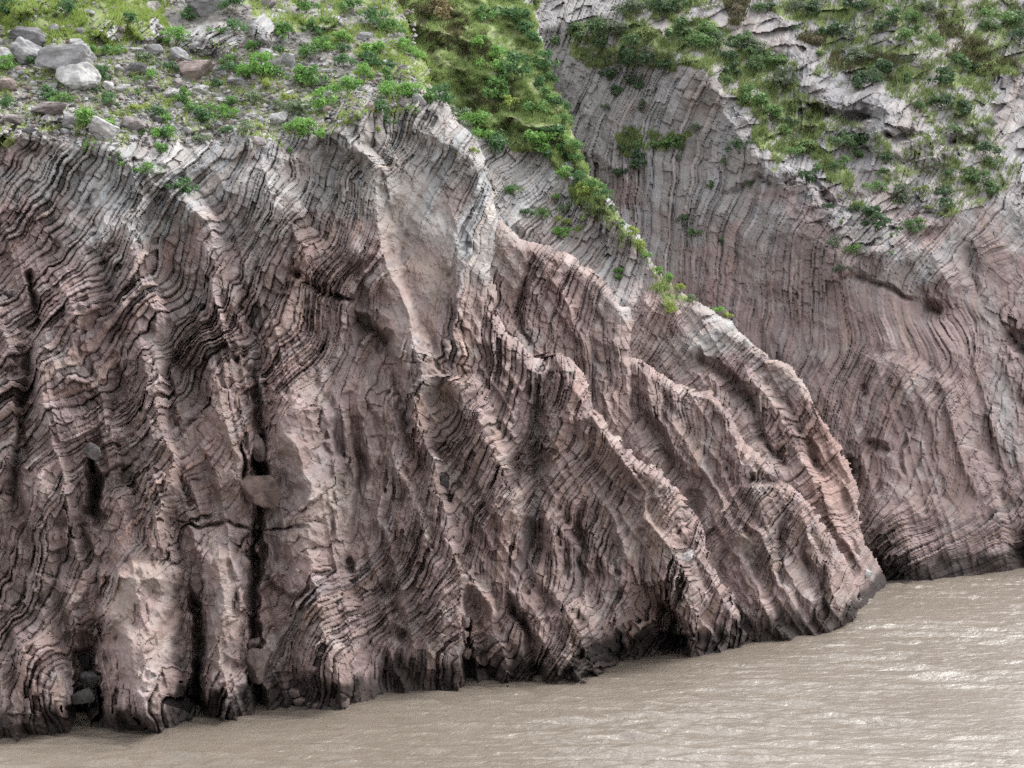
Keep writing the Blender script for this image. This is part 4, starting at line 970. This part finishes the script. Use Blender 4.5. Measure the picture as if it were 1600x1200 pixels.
SH = {'near': [(8,15,30,'dark'),(100,15,32,'dark'),(200,33,24,'dark'),(275,58,36,'bright'),(165,75,28,'mid'),(140,78,22,'mid'),(10,103,20,'bright'),(45,95,22,'dark'),(70,83,22,'bright'),(155,118,22,'dark'),(152,140,15,'dark'),(70,150,28,'dark'),(14,163,24,'dark'),(97,160,28,'mid'),(170,158,30,'dark'),(210,165,20,'yellow'),(237,119,20,'bright'),(215,125,13,'mid'),(240,95,26,'dull'),(225,90,24,'dull'),(282,155,24,'mid'),(265,105,22,'dark'),(137,188,36,'bright'),(240,178,26,'dark'),(259,186,20,'bright'),(216,146,12,'mid'),(262,207,24,'dark'),(365,8,30,'dark'),(368,42,34,'dark'),(342,47,18,'mid'),(397,70,26,'mid'),(436,57,22,'bright'),(435,73,24,'dark'),(445,44,26,'mid'),(478,10,24,'mid'),(511,36,24,'mid'),(490,45,22,'mid'),(500,53,22,'dark'),(532,60,24,'bright'),(505,71,24,'bright'),(481,85,30,'mid'),(537,97,28,'dark'),(356,93,24,'mid'),(365,103,24,'dark'),(385,110,34,'bright'),(408,108,36,'bright'),(426,112,28,'mid'),(466,122,34,'bright'),(484,125,32,'mid'),(415,132,26,'yellow'),(335,132,18,'dark'),(398,155,28,'dull'),(360,160,24,'mid'),(350,178,28,'bright'),(302,165,28,'mid'),(312,180,28,'dark'),(320,188,20,'dark'),(445,150,20,'yellow'),(455,165,42,'dull'),(506,163,28,'bright'),(405,198,15,'yellow'),(380,205,28,'dull'),(352,205,24,'dark'),(466,198,30,'bright'),(480,208,36,'bright'),(496,216,24,'mid'),(552,10,32,'mid'),(583,30,38,'dark'),(602,37,32,'mid'),(588,73,36,'bright'),(503,72,22,'mid'),(536,75,20,'dark'),(570,88,20,'mid'),(581,98,24,'dark'),(605,101,22,'dark'),(601,120,26,'mid'),(567,113,26,'bright'),(543,137,38,'bright'),(632,70,28,'bright'),(649,81,28,'bright'),(610,145,36,'bright'),(636,143,36,'bright'),(672,139,20,'mid'),(666,154,24,'mid'),(690,155,26,'dark'),(588,170,34,'dark'),(605,190,20,'dark'),(645,174,22,'mid'),(590,202,14,'yellow'),(299,25,24,'dark'),(140,230,28,'bright'),(191,261,20,'bright'),(229,265,26,'mid'),(209,264,13,'bright'),(272,290,20,'dark'),(288,296,24,'dark'),(254,207,28,'bright'),(250,231,22,'mid'),(220,210,13,'mid'),(315,216,26,'dull'),(185,246,16,'dull'),(450,236,13,'mid'),(740,237,13,'yellow'),(712,242,12,'yellow')],
 'middle': [],
 'spur': [(772,230,42,'dark'),(755,70,30,'bright'),(772,85,28,'bright'),(780,100,36,'bright'),(790,122,30,'mid'),(806,108,36,'dark'),(830,60,32,'dark'),(815,45,26,'dark'),(850,100,26,'dark'),(840,130,28,'dark'),(852,150,30,'mid'),(860,122,26,'dark'),(870,165,26,'dark'),(880,187,26,'mid'),(838,165,32,'mid'),(865,202,28,'dark'),(745,190,40,'bright'),(760,207,32,'bright'),(835,215,32,'bright'),(850,231,30,'bright'),(873,216,34,'bright'),(882,240,34,'dark'),(895,230,26,'mid'),(900,255,30,'mid'),(888,272,24,'bright'),(905,281,28,'dark'),(926,292,26,'mid'),(945,306,24,'dark'),(790,15,44,'dark'),(812,26,36,'dark'),(760,25,26,'mid'),(725,70,28,'dull'),(705,55,26,'brown'),(680,20,36,'brown'),(720,180,40,'dull'),(690,165,26,'dark'),(803,297,22,'mid'),(822,333,17,'dark'),(848,335,22,'mid'),(883,322,26,'dull'),(868,310,15,'bright'),(876,365,22,'bright'),(885,344,20,'yellow'),(933,326,42,'dull'),(912,300,20,'yellow'),(965,350,22,'dark'),(985,366,18,'yellow'),(1000,384,18,'yellow'),(1011,399,15,'bright'),(1030,424,15,'bright'),(1045,436,17,'bright'),(1062,451,15,'yellow'),(1082,468,16,'dull'),(1121,482,16,'bright'),(1136,493,13,'yellow'),(1050,484,16,'yellow'),(970,421,15,'mid'),(967,432,12,'mid'),(775,150,34,'mid'),(800,160,28,'yellow')],
 'far': [(900,52,48,'mid'),(930,45,48,'mid'),(960,50,52,'dull'),(985,62,42,'mid'),(1012,52,40,'yellow'),(940,72,40,'dark'),(980,92,46,'dark'),(1003,86,40,'dark'),(950,112,34,'dark'),(1021,92,40,'dark'),(1040,100,34,'dark'),(960,142,30,'dark'),(1000,132,26,'dark'),(985,122,30,'dull'),(1070,48,44,'mid'),(1085,62,48,'bright'),(1101,48,40,'bright'),(1121,60,50,'dark'),(1131,78,42,'dark'),(1160,60,46,'mid'),(1176,72,46,'dull'),(1196,82,46,'mid'),(1213,92,38,'bright'),(1180,101,30,'mid'),(1040,14,34,'dark'),(1060,8,32,'mid'),(1020,8,42,'dark'),(985,14,42,'dull'),(1150,18,30,'brown'),(1186,13,26,'mid'),(1206,9,20,'dark'),(1238,42,19,'dark'),(1270,58,28,'brown'),(1211,124,36,'dull'),(1231,125,38,'dull'),(1190,156,44,'bright'),(1205,171,42,'bright'),(1170,150,36,'bright'),(1186,186,30,'yellow'),(1150,110,32,'dark'),(1132,124,26,'mid'),(1208,180,30,'bright'),(1232,190,32,'dark'),(1250,220,38,'yellow'),(1264,232,36,'bright'),(1236,236,24,'bright'),(1312,214,36,'mid'),(1327,212,38,'dark'),(1355,220,28,'dark'),(1340,238,30,'mid'),(1317,251,22,'bright'),(1307,260,24,'mid'),(1258,275,36,'dark'),(1275,263,20,'bright'),(1385,245,30,'dark'),(1381,268,20,'mid'),(1368,290,34,'bright'),(1437,290,28,'yellow'),(1475,296,34,'dark'),(1480,321,24,'dark'),(1331,322,24,'dark'),(1362,325,34,'dark'),(1405,304,28,'dull'),(1402,317,22,'mid'),(1368,348,36,'dark'),(1315,346,13,'yellow'),(1440,346,14,'yellow'),(1422,355,32,'mid'),(1436,345,24,'bright'),(1450,325,15,'yellow'),(1338,390,28,'bright'),(1310,415,26,'dull'),(1340,384,14,'dark'),(1300,380,20,'dull'),(1293,320,22,'dark'),(1395,368,11,'bright'),(1392,396,10,'bright'),(1525,275,48,'mid'),(1546,296,36,'mid'),(1480,270,20,'mid'),(1540,235,34,'dark'),(1546,252,28,'mid'),(1490,196,32,'mid'),(1500,206,28,'mid'),(1521,201,32,'dull'),(1550,190,20,'dull'),(1300,45,36,'dark'),(1321,52,30,'dull'),(1380,36,34,'dark'),(1401,25,34,'mid'),(1426,23,36,'bright'),(1415,58,38,'bright'),(1434,46,24,'mid'),(1458,60,28,'bright'),(1346,90,36,'dull'),(1333,82,28,'dull'),(1362,115,48,'dark'),(1378,104,38,'dark'),(1415,124,20,'mid'),(1500,96,48,'mid'),(1516,104,30,'dark'),(1475,122,34,'dark'),(1470,156,38,'dark'),(1500,170,36,'dark'),(1437,165,28,'mid'),(1460,160,28,'mid'),(1512,162,24,'dull'),(1570,20,54,'bright'),(1590,32,50,'mid'),(1592,56,40,'dark'),(1550,35,32,'mid'),(1546,100,26,'yellow'),(1526,110,26,'yellow'),(1450,10,36,'dull'),(1472,26,30,'yellow'),(1350,10,32,'dark'),(1260,10,42,'dark'),(1330,4,30,'dark'),(1340,135,20,'mid'),(1278,85,15,'dark'),(1240,8,34,'dull'),(975,225,28,'dark'),(970,266,26,'dark'),(1000,254,36,'dark'),(1022,221,30,'mid'),(1040,220,34,'bright'),(1056,224,26,'mid'),(980,209,24,'dull'),(1005,166,24,'dull'),(1085,198,22,'dull'),(1060,246,15,'dull'),(1155,225,34,'dark'),(1136,254,26,'mid'),(1173,288,17,'dark'),(1066,342,28,'dark'),(1085,359,24,'mid'),(1128,375,20,'mid'),(1110,290,14,'mid'),(945,166,18,'dull'),(1225,206,24,'bright')]}


def place_shrubs():
    rows = []
    for layer, lst in SH.items():
        for x, y, s, t in lst:
            L = min(LANDMARKS, key=lambda q: math.hypot(q[0] - x, 1.3 * (q[1] - y)))
            dx, dy = x - L[0], y - L[1]
            if math.hypot(dx, dy) < 9: wh = 'right at'
            elif abs(dx) > 1.3 * abs(dy): wh = 'right of' if dx > 0 else 'left of'
            else: wh = 'below' if dy > 0 else 'above'
            size = 'small' if s < 21 else ('large' if s > 36 else 'medium')
            rows.append([layer, x, y, s, t, L, wh, size, math.hypot(dx, dy)])
    ords = ['nearest', 'second nearest', 'third nearest', 'fourth nearest', 'fifth nearest', 'sixth nearest', 'seventh nearest']
    out = []
    for q in rows:
        same = sorted([p for p in rows if p[5] is q[5] and p[6] == q[6] and p[7] == q[7] and p[4] == q[4]], key=lambda p: p[8])
        lab = '%s %s shrub %s the %s' % (q[7], TONE_WORD[q[4]], q[6], q[5][2])
        if len(same) > 1:
            k = same.index(q)
            lab = '%s %s shrub, %s %s the %s' % (q[7], TONE_WORD[q[4]], ords[k].replace('nearest', 'one'), q[6], q[5][2]) if k else '%s %s shrub closest %s the %s' % (q[7], TONE_WORD[q[4]], q[6], q[5][2])
        out.append((q, lab))
    return out


GROUPS = {'near': 'shrubs on the slope above the near cliff', 'spur': 'shrubs on the grassy spur', 'far': 'shrubs on the far cliff'}
k = 0
for (layer, x, y, s, t, L, wh, size, dd), lab in place_shrubs():
    vi = (k * 5 + k // 8) % 8
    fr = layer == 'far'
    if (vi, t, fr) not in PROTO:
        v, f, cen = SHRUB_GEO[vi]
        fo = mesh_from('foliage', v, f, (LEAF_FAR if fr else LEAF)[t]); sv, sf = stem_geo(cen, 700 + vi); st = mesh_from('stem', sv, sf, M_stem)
        PROTO[(vi, t, fr)] = (fo, st); fresh = True
    else:
        fresh = False
    root = bpy.data.objects.new('shrub', None); COL.objects.link(root)
    D = depth_at(layer, x, y + .38 * s)
    if layer == 'near' and y > 250: D = depth_at(layer, x, y + .2 * s)
    m_ = (1.08 if layer != 'far' else .86) * s * D / F
    root.location = P3(x, y + .38 * s, D - .03 * m_).tolist()
    r2 = random.Random(k)
    root.scale = (m_ * 1.2 * r2.uniform(.9, 1.2), m_ * 1.1, m_ * 1.18 * r2.uniform(.85, 1.1))
    root.rotation_euler = (r2.uniform(-.12, .2), r2.uniform(-.15, .15), r2.uniform(0, 6.28))
    for src in PROTO[(vi, t, fr)]:
        c = src if fresh else src.copy()
        if not fresh: COL.objects.link(c)
        c.parent = root
    tag(root, lab, 'shrub', GROUPS[layer])
    k += 1
print('shrubs', k)


def grass(layer, count, seed, hmin, hmax, mat, name, thr=.0, polys=None):
    g_ = G[layer]; r = np.random.default_rng(seed)
    tf = g_['turf'] if polys is None else np.where(np.any([poly_mask(g_['X'], g_['Y'], p) for p in polys], axis=0), .8, 0)
    clump = fbm(g_['X'] / 14, g_['Y'] / 9, seed, 3) + .5
    w = np.where(g_['mask'], tf * np.clip(clump * 1.7 - .35, 0, 1) ** 1.2, 0).ravel()
    pick = r.choice(len(w), count, p=w / w.sum())
    x = g_['X'].ravel()[pick] + r.uniform(-1, 1, count); y = g_['Y'].ravel()[pick] + r.uniform(-1, 1, count)
    D = g_['D'].ravel()[pick]
    p = P3(x, y, D) + np.array([0, -.02, -.03])
    L = r.uniform(hmin, hmax, count) * (.6 + .8 * clump.ravel()[pick])
    az_ = r.uniform(0, 6.283, count); lean = r.uniform(.15, .8, count)
    dirv = np.stack([np.cos(az_) * lean + .15, np.sin(az_) * lean - .35, 1 - .3 * lean], -1)
    dirv /= np.linalg.norm(dirv, axis=1)[:, None]
    sidev = np.stack([np.cos(az_ * 1.7), .3 * np.sin(az_ * 1.7), 0 * az_], -1) * (r.uniform(.012, .024, count) * D / 60)[:, None]
    tip = p + dirv * L[:, None]; tip[:, 2] -= .25 * L * lean
    mid = p + dirv * (L * .55)[:, None]
    v = np.stack([p - sidev, p + sidev, mid + sidev * .8, tip], 1).reshape(-1, 3)
    f = np.arange(count * 4).reshape(-1, 4)
    return tag(mesh_from(name, v, f, mat), kind='stuff')


M_turf = leaf_material('turf_blades', (.165, .245, .052), (.300, .375, .115), .4)
M_dry = leaf_material('dry_turf_blades', (.075, .085, .035), (.150, .130, .075), .25)
grass('near', 46000, 1, .07, .20, M_turf, 'grass')
grass('spur', 46000, 2, .10, .26, leaf_material('lush_turf_blades', (.180, .255, .082), (.290, .360, .145), .4), 'grass')
grass('far', 34000, 3, .14, .40, leaf_material('far_turf_blades', (.120, .175, .055), (.220, .265, .110), .3), 'grass')
grass('far', 3500, 5, .18, .5, M_dry, 'dry_grass', polys=[[(1460,20),(1560,80),(1600,110),(1540,120),(1480,90)],[(1250,40),(1290,60),(1280,75),(1240,60)],[(1130,0),(1165,0),(1165,40),(1140,40)],[(1300,80),(1400,90),(1400,130),(1290,110)]])
grass('spur', 3000, 6, .16, .45, M_dry, 'dry_grass', polys=[[(620,0),(690,0),(760,60),(760,110),(700,80),(650,60)],[(740,130),(800,140),(790,180),(740,175)]])
